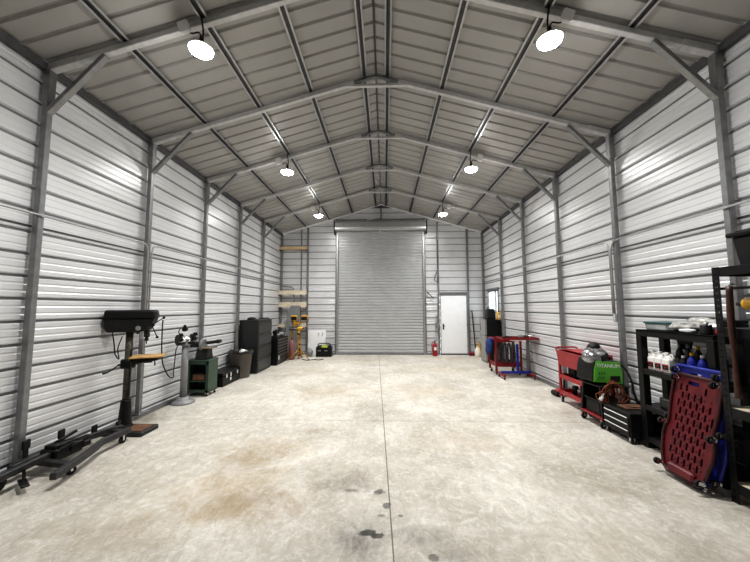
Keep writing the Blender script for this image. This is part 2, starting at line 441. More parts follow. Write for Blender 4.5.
# window in the right wall
b = B(); wy, wz = (WY0+WY1)/2, (WZ0+WZ1)/2
for y in (WY0+.016, WY1-.016, wy-.22): b.box((HW+.0, y, wz), (.06,.03,WZ1-WZ0), .004)
for z in (WZ0+.016, WZ1-.016): b.box((HW+.0, wy, z), (.058,WY1-WY0,.03), .004)
win = struct(b.build('window_1', 'galv'))
b = B(); b.box((HW+.02, wy, wz), (.006, WY1-WY0-.06, WZ1-WZ0-.06)); b.build('pane', 'glass', win)
b = B(); b.box((HW-.035, wy, WZ1+.04), (.06,1.06,.06), .004); trim(b, 'galv')

# ------------------------------------------------------------------ steel frames
def frame_rafter_z(x): return 5.085-SL*abs(x)        # underside of the rafter
def make_frame(label):
    t = thing('steel_truss', label, 'steel frame', (0,3.134,0), group='steel portal frames of the building')
    xc = HW-.062; w = .0635
    for s in (-1, 1):
        b = B(); b.box((s*xc, 0, .06+(4.02-.06)/2), (w,w,4.02-.06), .006); b.box((s*xc,0,3.94), (.078,.078,.40), .006); b.box((s*xc,0,.07),(.10,.10,.02),.002)
        for zz in (.14,.17): b.cyl((s*(xc-.03),-.0,zz),(s*(xc-.04),-.0,zz),.009,seg=8)
        b.build('column', 'galv', t)
        b = B(); p0 = Vector((s*.34,0,frame_rafter_z(.34)+.032)); p1 = Vector((s*(xc+.02),0,frame_rafter_z(xc+.02)+.032))
        b.beam(p0, p1, .0635, .0635, bev=.006)
        q = p1+(p0-p1).normalized()*.36; b.beam(p1, q, .078, .078, bev=.006)
        b.build('rafter', 'rafter', t)
        b = B(); b.beam((s*(xc-.01),0,3.64), (s*2.835,0,frame_rafter_z(2.835)-.005), .066, .046, bev=.005)
        b.build('knee_brace', 'galv', t)
    b = B(); b.box((0,0,4.968), (.98,.05,.04), .004)
    for x in (-.2,0,.2): b.box((x,0,(4.985+frame_rafter_z(x)+.03)/2-.0), (.022,.03,frame_rafter_z(x)+.045-4.985))
    b.build('ridge_tie', 'rafter', t)
    b = B(); pts = [(-.38,0,frame_rafter_z(.38)+.03),(-.2,0,frame_rafter_z(.2)+.028),(-.1,0,5.088),(0,0,5.10),(.1,0,5.088),(.2,0,frame_rafter_z(.2)+.028),(.38,0,frame_rafter_z(.38)+.03)]
    b.tube(smooth(pts,4), .03, 8); b.build('ridge_bend', 'galv', t)
    return t
FY = [3.134+1.524*i for i in range(5)]
fr = make_frame('galvanized portal frame nearest the camera, carrying the two largest lamps')
flabels = [None, 'second galvanized portal frame from the camera, with no lamps, under the nearest visible ridge tie',
 'third galvanized portal frame from the camera, carrying the middle pair of lamps',
 'fourth galvanized portal frame from the camera, just beyond the middle pair of lamps',
 'farthest galvanized portal frame, carrying the two smallest lamps before the back wall']
for i in range(1, 5): copy_thing(fr, (0,FY[i],0), flabels[i])

# purlins: hat channels over the frames
def make_purlin(x, label):
    s = 1 if x > 0 else -1
    z = roof_z(x); tilt = math.atan(SL)*s
    t = B(); Y0, Y1 = YF+.01, YB-.075; ym = (Y0+Y1)/2; ln = Y1-Y0
    R = (0, tilt, 0)
    for dx, dz, w, h in ((-.022,-.018,.004,.034),(.022,-.018,.004,.034),(-.034,-.033,.026,.003),(.034,-.033,.026,.003),(0,-.004,.046,.003)):
        v = Euler(R).to_matrix() @ Vector((dx,0,dz))
        t.mat('galvlight' if h < .0035 and w < .03 else 'galvdark').box((v.x, ym, v.z), (w, ln, h), rot=R)  # webs and cap in darker steel to paint the shade inside the channel
    o = t.build('roof_purlin', 'galvlight'); o.location = (x,0,z-.002)
    return tag(o, label, 'roof purlin', 'hat channel purlins under the roof sheets')
make_purlin(-2.62, 'galvanized purlin under the left roof slope, lowest one next to the eave')
make_purlin(-1.79, 'galvanized purlin under the left roof slope, running above the left row of lamps')
make_purlin(-1.0, 'galvanized purlin under the left roof slope, between the left lamps and the ridge pair')
make_purlin(-.185, 'left one of the close pair of galvanized purlins along the ridge')
make_purlin(.185, 'right one of the close pair of galvanized purlins along the ridge')
make_purlin(1.0, 'galvanized purlin under the right roof slope, between the ridge pair and the right lamps')
make_purlin(1.80, 'galvanized purlin under the right roof slope, running above the right row of lamps')
make_purlin(2.63, 'galvanized purlin under the right roof slope, lowest one next to the eave')
b = B(); b.tube([(0,YF+.05,ZR-.012),(0,YB-.1,ZR-.012)], .012, 6); trim(b, 'galvdark')

# lamps
def make_lamp(label, x, y, s):
    zb = frame_rafter_z(x)
    t = thing('ceiling_lamp', label, 'ceiling lamp', (x, y, 4.27), group='LED lamps under the roof frames')
    z0 = zb-4.27
    b = B(); b.box((s*.16, -.05, z0-.035-SL*.16+.0), (.11,.05,.13), .008, rot=(0,.35*s,0)); b.build('junction_box', 'plast_white', t)
    b = B(); b.tube(smooth([(s*.16,-.05,z0-.06),(s*.10,-.03,z0-.13),(s*.03,0,z0-.10),(0,0,.11)],5), .008, 6)
    b.tube(smooth([(0,0,.12),(-s*.015,0,z0-.1),(-s*.01,-.03,z0+.02),(-s*.005,-.04,z0+.05)],5), .009, 6); b.build('cord', 'black', t)
    b = B(); b.cyl((0,0,.06),(0,0,.15),.026,.02,16); b.build('socket', 'black', t)
    b = B(); b.lathe([(.0,.072),(.035,.07),(.05,.055),(.108,.03),(.121,.014),(.118,.006),(.0,.006)], seg=28); b.build('lamp_housing', 'plast_white', t)
    b = B(); b.lathe([(.118,.006),(.112,-.012),(.09,-.028),(.05,-.040),(0,-.044)], seg=28); b.build('lamp_lens', 'lamp', t)
    ld = bpy.data.lights.new('lamp_light', 'SPOT'); ld.energy = LAMP_W; ld.color = (1.,.982,.958); ld.shadow_soft_size = .10
    ld.spot_size = math.radians(142); ld.spot_blend = 1.
    lo = bpy.data.objects.new('lamp_light', ld); COL.objects.link(lo); lo.parent = t; lo.location = (0,0,-.055)
    return t
LAMP_W = 330
make_lamp('glowing white LED lamp on the nearest frame, over the left side', -1.79, 3.10, -1)
make_lamp('glowing white LED lamp on the nearest frame, over the right side', 1.80, 3.10, 1)
make_lamp('glowing white LED lamp of the middle pair, over the left side', -1.81, 6.15, -1)
make_lamp('glowing white LED lamp of the middle pair, over the right side', 1.82, 6.15, 1)
make_lamp('small bright LED lamp farthest away on the left, in front of the gable', -1.81, 9.20, -1)
make_lamp('small bright LED lamp farthest away on the right, in front of the gable', 1.82, 9.20, 1)

# ------------------------------------------------------------------ conduits and outlets on the walls
def outlet(name, label, loc, rotz, group=None):
    t = thing(name, label, 'electrical outlet', loc, (0,0,rotz), group)
    b = B(); b.box((0,-.025,0), (.075,.05,.115), .006); b.build('outlet_box', 'conduit', t)
    for z in (-.026,.026):
        b = B(); b.box((0,-.053,z), (.034,.006,.036), .002); f = b.build('socket', 'plast_white', t)
        b = B()
        for q in (-.008,.008): b.box((q,-.057,0+z), (.004,.002,.012))
        b.build('slot', 'black', f)
    return t
b = B(); ZC = 2.535
xl = -HW+.105
b.tube([(xl,YF+.3,ZC),(xl,4.45,ZC)]+smooth([(xl,4.45,ZC),(xl+.0,4.58,ZC-.02),(xl,4.62,ZC-.12)],5)+[(xl,4.62,1.25)], .012, 8)
b.tube([(xl,10.7,ZC),(xl,4.86,ZC)]+smooth([(xl,4.86,ZC),(xl,4.74,ZC-.02),(xl,4.70,ZC-.12)],5)+[(xl,4.70,1.25)], .012, 8)
for y in FY: b.box((xl-.005,y+.0,ZC), (.03,.03,.03), .004)
tag(b.build('wall_conduit', 'conduit'), 'thin grey electrical conduit running along the left wall', 'conduit')
b = B(); xr = HW-.105
b.tube([(xr,YF+.3,ZC),(xr,4.50,ZC)]+smooth([(xr,4.50,ZC),(xr,4.65,ZC-.02),(xr,4.715,ZC-.14)],5)+[(xr,4.715,1.49)], .012, 8)
b.tube([(xr,10.9,ZC),(xr,4.92,ZC)]+smooth([(xr,4.92,ZC),(xr,4.80,ZC-.02),(xr,4.745,ZC-.14)],5)+[(xr,4.745,1.49)], .012, 8)
for y in FY: b.box((xr+.005,y,ZC), (.03,.03,.03), .004)
tag(b.build('wall_conduit', 'conduit'), 'thin grey electrical conduit running along the right wall', 'conduit')
outlet('wall_outlet', 'double electrical outlet under the conduit drop on the right wall', (xr+.06,4.74,1.43), -PI/2)
outlet('wall_outlet', 'electrical outlet under the conduit drop on the left wall, behind the drill press', (xl-.06,4.66,1.19), PI/2)
b = B()
for s in (-1,1): pass
for s, nm in ((-1,'left'),(1,'right')):
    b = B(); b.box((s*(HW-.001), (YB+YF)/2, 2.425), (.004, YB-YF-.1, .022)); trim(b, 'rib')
# back wall: conduit bends and switch boxes by the doors
b = B(); yb = YB-.09
b.tube([(-3.42,yb,2.30),(-3.16,yb,2.30)]+smooth([(-3.16,yb,2.30),(-3.06,yb,2.27),(-3.01,yb,2.16),(-3.01,yb,2.05)],5)+[(-3.01,yb,.03)], .022, 8)
tag(b.build('bent_conduit', 'galv'), 'bent grey conduit arching down in the far left corner', 'conduit')
t = thing('switch_box', 'grey switch box with conduit on the post left of the white door', 'switch box', (1.93,YB-.075,1.12))
b = B(); b.box((-.06,-.03,-.15), (.12,.07,.20), .006); b.box((-.05,-.03,.12), (.07,.06,.10), .006); b.build('box', 'castgrey', t)
b = B(); b.tube([(-.03,-.02,.15),(-.03,-.02,1.25)], .011, 6); b.build('conduit', 'conduit', t)
b = B(); pts = [(1.93,yb,3.9),(1.93,yb,2.95)]+smooth([(1.93,yb,2.95),(1.89,yb,2.78),(1.83,yb-.02,2.66),(1.80,yb-.02,2.54),(1.86,yb-.02,2.46),(1.95,yb,2.42)],6)
b.tube(pts, .013, 6); b.ell((1.93,yb-.01,2.55),(.035,.03,.09)); tag(b.build('hanging_cable', 'dirtygrey'), 'looped grey cable hanging on the post above the white door', 'cable')
b = B(); b.tube([(1.58,yb,2.07),(1.77,yb,1.87)], .014, 6); b.ell((1.575,yb,2.075),(.03,.02,.03)); tag(b.build('door_lever', 'darksteel'), 'short slanted dark lever on the wall beside the roll-up door', 'lever')
b = B(); b.tube(smooth([(-.5,YB-.1,4.60),(-.3,YB-.14,4.63),(-.02,YB-.10,4.70)],5), .012, 6); tag(b.build('opener_cord', 'plast_white'), 'short pale cord above the roll-up door hood', 'cord')

# ------------------------------------------------------------------ small shared parts
def caster(t, x, y, r=.038, ang=0., name='caster', m='rubber', top=None):
    """swivel caster standing on z = 0 under (x, y)"""
    b = B(); dx, dy = math.cos(ang), math.sin(ang)
    b.cyl((x-dy*.012,y+dx*.012,r),(x+dy*.012,y-dx*.012,r), r, seg=18, bev=.004)
    top = top or r*2.35
    b.mats = ['x']; b.cur = 0
    b.mats = [m]
    o = b.build(name, m, t)
    f = B(); 
    for s in (-1,1): f.box((x-dy*.019*s, y+dx*.019*s, (r+top)/2), (.022 if abs(dx)>.5 else .005, .005 if abs(dx)>.5 else .022, top-r*.7), .001)
    f.box((x,y,top-.004), (.055,.055,.008), .002); f.cyl((x-dy*.024,y+dx*.024,r),(x+dy*.024,y-dx*.024,r), .007, seg=8)
    f.build('caster_fork', 'chrome', o)
    return o
def cabinet_handle(b, p0, p1, out, r=.006):
    p0, p1, out = Vector(p0), Vector(p1), Vector(out)
    b.tube([p0, p0+out, p1+out, p1], r, 6)

# ================================================================== LEFT WALL
# low steel lift on casters
t = thing('floor_lift', 'long low black steel lift frame on casters, lying on the floor along the left wall', 'floor lift', (-3.05,3.2,0))
O = Vector((-3.05,3.2,0))
def W(*ps): return [Vector(p)-O for p in ps]
b = B(); p = smooth(W((-2.80,2.86,.115),(-2.84,3.05,.118),(-2.915,3.36,.122),(-2.985,3.55,.125),(-2.985,3.70,.125),(-2.975,3.92,.125)),4)
for q0, q1 in zip(p, p[1:]): b.beam(q0, q1+(q1-q0)*.08, .055, .06, bev=.004)
b.build('side_rail', 'liftgrey', t)
b = B(); p = smooth(W((-3.30,2.95,.13),(-3.29,3.25,.14),(-3.25,3.55,.14),(-3.17,3.80,.14),(-3.10,3.96,.14)),4)
for q0, q1 in zip(p, p[1:]): b.beam(q0, q1+(q1-q0)*.08, .055, .06, bev=.004)
b.build('side_rail', 'liftgrey', t)
b = B(); b.beam(*W((-3.12,2.35,.155),(-3.16,3.22,.165)), .05, .055, bev=.004); b.beam(*W((-3.16,3.1,.165),(-3.2,3.62,.17)), .035,.035); b.build('draw_bar', 'liftgrey', t)
b = B(); b.beam(*W((-3.31,3.12,.13),(-2.86,3.10,.10)), .06, .05, bev=.004); b.build('cross_beam', 'liftgrey', t)
b = B(); b.beam(*W((-3.18,3.86,.13),(-2.97,3.86,.12)), .06, .05, bev=.004); b.build('cross_beam', 'liftgrey', t)
b = B(); c = Vector((-3.17,3.30,.15))-O
b.box(c, (.17,.30,.12), .015); b.box(c+Vector((.0,-.05,.075)), (.12,.16,.04), .008); b.cyl(c+Vector((.05,-.12,.03)), c+Vector((.05,.20,.05)), .028)
b.cyl(c+Vector((.085,.03,.02)), c+Vector((.105,.03,.02)), .036); b.cyl(c+Vector((-.02,-.06,.09)), c+Vector((-.02,.16,.13)), .016); b.box(c+Vector((.0,.22,-.02)), (.12,.10,.06), .01)
b.tube([c+Vector((.06,-.13,.05)),c+Vector((.10,-.05,.10)),c+Vector((.08,.08,.085))], .008, 6)
b.build('jack_unit', 'black', t)
for x, y, z in ((-3.33,3.10,.285),(-3.31,3.42,.265),(-3.27,3.77,.185),(-3.16,3.98,.165)):
    b = B(); q = Vector((x,y,z))-O; b.box(q, (.025,.075,.085), .006, rot=(0,0,.15)); b.beam(q-Vector((0,0,.03)), (q.x,q.y,.10), .02,.035); b.beam((q.x,q.y,.13),(q.x+.08,q.y,.13),.03,.025); b.build('support_pad', 'rubber', t)
b = B(); q = Vector((-3.06,2.86,.06))-O; b.box(q, (.20,.055,.018), .004, rot=(0,0,-.6)); b.beam(q+Vector((-.02,.02,0)), q+Vector((-.05,.04,.10)), .022,.022); b.build('foot_pedal', 'black', t)
caster(t, -2.90-O.x, 3.13-O.y, .042, ang=1.2); caster(t, -2.985-O.x, 3.84-O.y, .042, ang=1.4)
b = B(); q = Vector((-3.24,2.80,.075))-O; b.cyl(q+Vector((-.02,.0,0)), q+Vector((.02,0,0)), .075, seg=24, bev=.012); b.cyl(q+Vector((-.03,0,0)),q+Vector((.06,0,0)),.014); b.build('wheel', 'rubber', t)

# floor drill press
t = thing('drill_press', 'tall floor drill press with black head, wooden table and rusty base', 'drill press', (-3.26,4.20,0))
b = B(); b.mat('darksteel').box((.09,-.03,.028), (.56,.31,.056), .01); b.mat('rust').box((.20,-.03,.058), (.26,.235,.008), .002); b.build('base_plate', 'darksteel', t)
b = B(); b.lathe([(.095,.05),(.095,.07),(.080,.085),(.077,.10),(.056,.385),(.053,.40),(0,.40)], seg=24); b.build('column_sleeve', 'black', t)
b = B(); b.cyl((0,0,.30),(0,0,1.45), .041, seg=24); b.build('column', 'oldcol', t)
b = B(); b.mats = ['darksteel']; b.beam((.052,-.02,.45),(.052,-.02,1.05),.014,.016); b.build('rack_strip', 'darksteel', t)
HA = .42           # heading of the head: spindle towards the room and the far end
def hd(x, y, z): return (x*math.cos(HA)-y*math.sin(HA), x*math.sin(HA)+y*math.cos(HA), z)
b = B(); hp = [(-.235,1.30),(-.22,1.275),(.10,1.275),(.22,1.29),(.285,1.42),(.29,1.455),(-.255,1.455),(-.255,1.36)]
tmp = B(); tmp.prism(hp, 'y', -.115, .115, bev=.012); tmp.bm.transform(Matrix.Rotation(HA,4,'Z'))
head = tmp.build('head', 'blackplast', t)
tmp = B(); tmp.box((.02,0,1.505), (.575,.27,.115), .025, taper=(.95,.86), seg=2); tmp.bm.transform(Matrix.Rotation(HA,4,'Z')); cov = tmp.build('belt_cover', 'black', t)
b = B(); b.box(hd(.30,0,1.49), (.015,.10,.07), .004, rot=(0,0,HA)); b.build('switch_plate', 'darksteel', cov)
b = B(); b.cyl(hd(-.17,.04,1.27), hd(-.17,.04,1.42), .07, seg=20, bev=.01); b.build('motor', 'blackplast', t)
b = B(); b.cyl(hd(.19,0,1.20), hd(.19,0,1.30), .034, seg=20); b.cyl(hd(.19,0,1.15), hd(.19,0,1.20), .024, .02, seg=16); b.cyl(hd(.19,0,1.11), hd(.19,0,1.15), .006, seg=8); b.build('chuck', 'darksteel', t)
hub = Vector(hd(.12,-.135,1.325)); b = B(); b.cyl(hub, Vector(hd(.12,-.105,1.325)), .03, seg=16); hb = b.build('feed_hub', 'chrome', t)
hub = Vector(hd(.27,-.14,1.36)); b = B(); b.cyl(hub, Vector(hd(.27,-.10,1.36)), .026, seg=16); hb = b.build('feed_hub', 'darksteel', t)
for a in (.62, 2.72+1.0, 5.15):
    dv = Vector(hd(math.cos(a), -.15, 0)); e = hub+Vector((dv.x*.17, dv.y*.17-.0, math.sin(a)*.17))
    b = B(); b.cyl(hub, e, .006, seg=8); b.ell(e, (.017,)*3, seg=10); b.build('feed_lever', 'black', hb)
b = B(); b.box((0,0,.86), (.13,.13,.12), .015); b.beam((0,0,.865), hd(.24,0,.90), .06, .05); b.cyl(hd(.22,0,.86),hd(.22,0,.93),.05); b.box(hd(.20,0,.905), (.30,.24,.022), .004, rot=(0,0,HA)); b.tube([hd(.30,-.06,.90),hd(.32,-.10,.86),hd(.32,-.11,.83)],.008,6); tb = b.build('table_bracket', 'black', t)
b = B(); b.box(hd(.22,0,.945), (.36,.31,.020), .003, rot=(0,0,HA)); b.build('table', 'woodtop', t)
b = B(); b.cyl((-.02,-.06,.86),(-.03,-.12,.86),.014,seg=10); b.tube([(-.03,-.12,.86),(-.10,-.14,.80),(-.145,-.15,.77)],.007,6); b.cyl((-.145,-.15,.77),(-.17,-.19,.765),.011,seg=8); b.build('crank', 'black', t)
b = B(); b.tube(smooth([hd(-.16,-.1,1.29),(-.11,-.11,1.12),(-.10,-.10,1.0),(-.06,-.08,.93),(-.10,-.06,1.06),(-.05,-.06,1.22)],5), .007, 6); b.build('chain', 'black', t)

b = B(); P = Vector((-3.38,4.55,0))
b.tube(smooth([(-2.975,4.42,1.42),(-2.985,4.43,1.30),(-2.985,4.44,1.0),(-3.0,4.50,.80),(-3.05,4.70,.60),(-3.14,4.95,.52),(-3.27,5.15,.55),(-3.36,5.30,.66),(-3.38,5.36,.90),(-3.34,5.40,1.0)],7), .008, 6)
tag(b.build('electric_cable', 'rubber'), 'black power cord drooping between the drill press and the pedestal grinder', 'power cord')

# pedestal bench grinder
t = thing('pedestal_grinder', 'bench grinder on a grey pedestal with a round base by the left wall', 'bench grinder', (-3.275,5.44,0))
b = B(); b.lathe([(0,0),(.175,0),(.18,.012),(.175,.03),(.115,.05),(.10,.06),(.095,.10),(.06,.105),(0,.105)], seg=28); b.build('base', 'castgrey', t)
b = B(); b.cyl((0,0,.10),(0,0,.96), .056, .052, seg=22); b.lathe([(0,.95),(.075,.95),(.08,.965),(0,.97)], seg=20); b.build('pole', 'castgrey', t)
GA = 1.0
def gd(x,y,z): return (x*math.cos(GA)-y*math.sin(GA), x*math.sin(GA)+y*math.cos(GA), z)
b = B(); b.cyl(gd(-.075,0,1.05),gd(.075,0,1.05), .055, seg=20, bev=.012); b.box((0,0,.985),(.11,.10,.03),.006); b.cyl(gd(.0,-.06,1.03),gd(0,-.075,1.03),.02); b.build('motor', 'chrome', t)
for s in (-1,1):
    b = B(); b.cyl(gd(s*.085,0,1.05),gd(s*.140,0,1.05), .092, seg=24, bev=.010); b.cyl(gd(s*.135,0,1.05),gd(s*.143,0,1.05), .03, seg=12); g = b.build('wheel_guard', 'blackplast', t)
    b = B(); b.cyl(gd(s*.095,-.012,1.045),gd(s*.125,-.012,1.045), .079, seg=24); b.build('grinding_wheel', 'castgrey', g)
    b = B(); b.box(gd(s*.11,-.10,1.025),(.06,.07,.008),.002); b.beam(gd(s*.08,-.03,1.01),gd(s*.11,-.1,1.022),.015,.012); b.build('tool_rest', 'steel', t)
    b = B(); b.box(gd(s*.115,-.085,1.14),(.07,.006,.06),.002,rot=(.5,0,0)); b.tube([gd(s*.115,-.04,1.11),gd(s*.115,-.08,1.13)],.005,6); b.build('eye_shield', 'blackplast', t)
b = B(); b.tube(smooth([gd(-.05,.05,1.08),gd(-.09,.06,1.18),gd(-.08,.0,1.25),gd(-.05,-.04,1.25)],5),.008,6); b.lathe([(.02,0.05),(.028,.02),(.05,-.035),(.045,-.04),(0,-.02)],gd(-.045,-.05,1.25),16,rot=(.5,.3,0)); b.build('work_lamp', 'black', t)

# green machine stand with the combination sander on it
t = thing('machine_stand', 'green steel machine stand on small casters with open shelf end', 'machine stand', (-3.265,5.975,0))
b = B(); xw, yw, z0, z1 = .20, .165, .07, .62
b.box((xw-.008,0,(z0+z1)/2),(.016,2*yw,z1-z0),.004); b.box((-xw+.008,0,(z0+z1)/2),(.016,2*yw,z1-z0),.004); b.box((0,yw-.008,(z0+z1)/2),(2*xw,.016,z1-z0),.004)
b.box((0,0,z1+.012),(2*xw+.015,2*yw+.015,.026),.006); b.box((0,0,z0+.01),(2*xw,2*yw,.02),.003)
for x in (-xw+.025,xw-.025): b.box((x,-yw+.006,(z0+z1)/2),(.05,.014,z1-z0),.003)
b.box((0,-yw+.006,z1-.03),(2*xw,.014,.05),.003); b.box((0,-yw+.006,z0+.025),(2*xw,.014,.05),.003)
b.build('cabinet_body', 'green', t)
b = B(); b.box((0,0,.26),(2*xw-.04,2*yw-.04,.014)); b.build('shelf', 'green', t)
for x in (-xw+.03,xw-.03):
    for y in (-yw+.03,yw-.03): caster(t, x, y, .024, ang=1.57, top=.068)
t2 = thing('tool_box', 'dull reddish metal box on the lower shelf of the green stand', 'box', (-3.27,5.94,.267))
b = B(); b.box((0,0,.055),(.22,.18,.11),.01); b.build('box_body','pink' if False else 'rust',t2); b = B(); b.box((0,0,.118),(.225,.185,.016),.005); b.tube([(-.06,0,.125),(-.06,0,.15),(.06,0,.15),(.06,0,.125)],.006,6); b.build('lid','darksteel',t2)
t = thing('disc_sander', 'grey disc and belt sander standing on the green machine stand', 'sander', (-3.25,5.985,.646))
b = B(); b.prism([(-.13,0),(.13,0),(.09,.10),(.08,.20),(-.08,.20),(-.10,.10)], 'x', -.11, .11, bev=.015); b.build('base', 'darksteel', t)
b = B(); b.cyl((-.25,-.02,.26),(-.04,-.02,.26), .055, seg=20, bev=.015); b.build('motor', 'blackplast', t)
b = B(); b.cyl((-.04,-.02,.255),(.0,-.02,.255), .115, seg=30, bev=.01); dg_ = b.build('disc_housing', 'castgrey', t)
b = B(); b.cyl((.0,-.02,.255),(.010,-.02,.255), .10, seg=30); b.build('sanding_disc', 'steel', t)
b = B(); b.box((.09,-.02,.205),(.20,.26,.022),.004); b.beam((.03,-.02,.12),(.08,-.02,.20),.06,.03); b.build('work_table', 'tan', t)
b = B(); b.box((.07,.09,.29),(.34,.10,.06),.025,rot=(0,-.12,0),seg=2); b.cyl((.22,.04,.31),(.22,.14,.31),.036); b.build('belt_arm', 'darksteel', t)

# black case with silver latches, bottle behind
t = thing('equipment_case', 'low black equipment case with silver latches beside the green stand', 'case', (-3.30,6.86,0))
b = B(); b.box((0,0,.10),(.34,.76,.20),.012); b.build('case_body','black',t)
b = B(); b.box((0,0,.243),(.345,.765,.075),.014); b.build('lid','black',t)
for y in (-.24,-.06,.24):
    b = B(); b.box((.176,y,.20),(.012,.05,.085),.004); b.box((.182,y,.215),(.012,.03,.03),.003); b.build('latch','chrome',t)
b = B(); cabinet_handle(b,(.17,.04,.15),(.17,.17,.15),(.03,0,0),.008); b.build('handle','rubber',t)
b = B(); b.box((.174,-.06,.11),(.004,.05,.06)); b.build('tag','plast_white',t)
t = thing('spray_bottle', 'small bottle with yellow top between the green stand and the black case', 'bottle', (-3.38,6.40,0))
b = B(); b.lathe([(0,0),(.04,0),(.042,.02),(.042,.22),(.02,.27),(.015,.29),(0,.29)],seg=16); b.build('bottle_body','blackplast',t)
b = B(); b.lathe([(.017,.28),(.02,.30),(.02,.36),(.012,.40),(0,.40)],seg=12); b.build('cap','yellow',t)

# trash can with liner
t = thing('trash_can', 'round taupe trash can with black liner beside the filing cabinet', 'trash can', (-3.21,7.44,0))
b = B(); b.lathe([(0,0),(.195,0),(.20,.02),(.245,.52),(.262,.53),(.265,.60),(.255,.60),(.24,.53),(.19,.03),(0,.03)],seg=32); b.build('can','bin',t)
b = B(); n = 40
pr = [(.20,.50),(.262,.607),(.272,.60),(.270,.545)]
b.lathe(pr,seg=40)
for v in b.bm.verts: 
    a = math.atan2(v.co.y,v.co.x); v.co.z += .012*math.sin(a*7)+.006*math.sin(a*13); k = 1+.012*math.sin(a*9); v.co.x *= k; v.co.y *= k
b.build('liner','bag',t)
b = B(); b.lathe([(.205,.47),(0,.46)],seg=24); b.build('liner_floor','bag',t)
t = thing('crumpled_paper', 'white crumpled paper lying in the top of the trash can', 'paper', (-3.16,7.42,.47))
b = B(); b.ell((0,0,.085),(.09,.08,.075),.16,14,seed=3); b.ell((.07,.06,.07),(.07,.06,.06),.2,12,seed=5); b.build('paper','plast_white',t)

# filing cabinet
t = thing('filing_cabinet', 'dark charcoal four-drawer lateral filing cabinet against the left wall', 'filing cabinet', (-3.20,8.27,0))
L_, D_, H_ = .93, .46, 1.27
b = B(); b.box((0,0,H_/2),(D_,L_,H_),.006); b.box((.0,0,H_+.0),(D_+.008,L_+.008,.03),.006); b.build('cabinet_body','char',t)
for k in range(4):
    zc = .055+.295*(k+.5); b = B(); b.box((D_/2+.006,0,zc),(.022,L_-.04,.268),.006); d = b.build('drawer','drawerface',t)
    b = B(); b.box((D_/2+.019,0,zc+.112),(.014,L_-.06,.020),.004); d2 = b.build('drawer_pull','steel' if 0 else 'darksteel',d)
b = B(); b.box((0,0,.02),(D_-.02,L_-.02,.04)); b.build('plinth','black',t)
t = thing('cap_hat', 'small black cap lying on top of the filing cabinet', 'cap', (-3.25,8.08,1.285))
b = B(); b.ell((0,0,.022),(.10,.13,.045),.03,16,seed=2); b.box((.09,-.05,.008),(.14,.16,.012),.005); b.build('cap','black',t)

# rolling tool chest
t = thing('tool_chest', 'black tool chest with thin bright drawer pulls beyond the filing cabinet', 'tool chest', (-3.10,9.36,0))
D_, L_, H_ = .50, .94, .74
b = B(); b.box((0,0,.05+H_/2-.025),(D_,L_,H_-.05),.006); b.build('chest_body','black',t)
for k, (zc,hh) in enumerate(((.67,.075),(.585,.075),(.50,.075),(.415,.075),(.33,.075),(.17,.22))):
    b = B(); b.box((D_/2+.005,0,zc),(.014,L_-.05,hh-.008),.003); d = b.build('drawer','char',t)
    b = B(); b.box((D_/2+.016,0,zc+hh/2-.016),(.012,L_-.08,.010),.002); b.build('drawer_pull','steel',d)
b = B(); b.box((0,0,.03),(D_-.03,L_-.03,.06)); b.build('plinth','black',t)
b = B(); b.box((D_/2+.016,-.36,.20),(.004,.06,.10)); b.build('sticker','plast_white',t)
t = thing('small_monitor', 'black box-shaped monitor standing on the tool chest', 'monitor', (-3.30,9.05,.755))
b = B(); b.box((0,0,.40),(.16,.40,.30),.015); b.build('housing','blackplast',t)
b = B(); b.box((.081,0,.40),(.006,.34,.24)); b.build('screen','black',t)
b = B(); b.box((0,0,.13),(.10,.30,.26),.01); b.box((0,0,.01),(.18,.26,.02),.006); b.build('stand','blackplast',t)
t = thing('angle_vise', 'dark bench vise clamped on top of the tool chest', 'vise', (-2.98,9.12,.74))
b = B(); b.box((0,0,.03),(.18,.22,.06),.012); b.prism([(-.05,.06),(.05,.06),(.07,.20),(-.07,.20)],'y',-.08,.02,bev=.01); b.build('vise_body','darksteel',t)
b = B(); b.box((0,.10,.16),(.14,.05,.11),.012); b.cyl((0,.0,.13),(0,.22,.13),.018); b.build('moving_jaw','darksteel',t)
b = B(); b.cyl((-.09,.22,.13),(.09,.22,.13),.008,seg=8); b.build('handle','steel',t)
for k, (x,y,lx,ly,lz,mm,lb,nm,ct) in enumerate((( -3.05,9.42,.20,.16,.10,'castgrey','grey metal power tool lying on the tool chest beside the vise','grey_power_tool','power tool'),(-2.98,9.66,.16,.22,.13,'steel','silver metal tool lying at the far end of the tool chest','metal_tool','tool'))):
    t = thing(nm, lb, ct, (x,y,.742)); b = B(); b.ell((0,0,lz/2),(lx/2,ly/2,lz/2),.06,16,seed=k+4); b.cyl((0,0,lz*.4),(lx*.6,ly*.5,lz*.75),.025,seg=12); b.build('tool_body',mm,t)
    b = B(); b.tube([(-lx*.3,0,lz*.5),(-lx*.55,.05,lz*.9),(-lx*.4,.12,lz*.6)],.012,6); b.build('handle','blackplast',t)

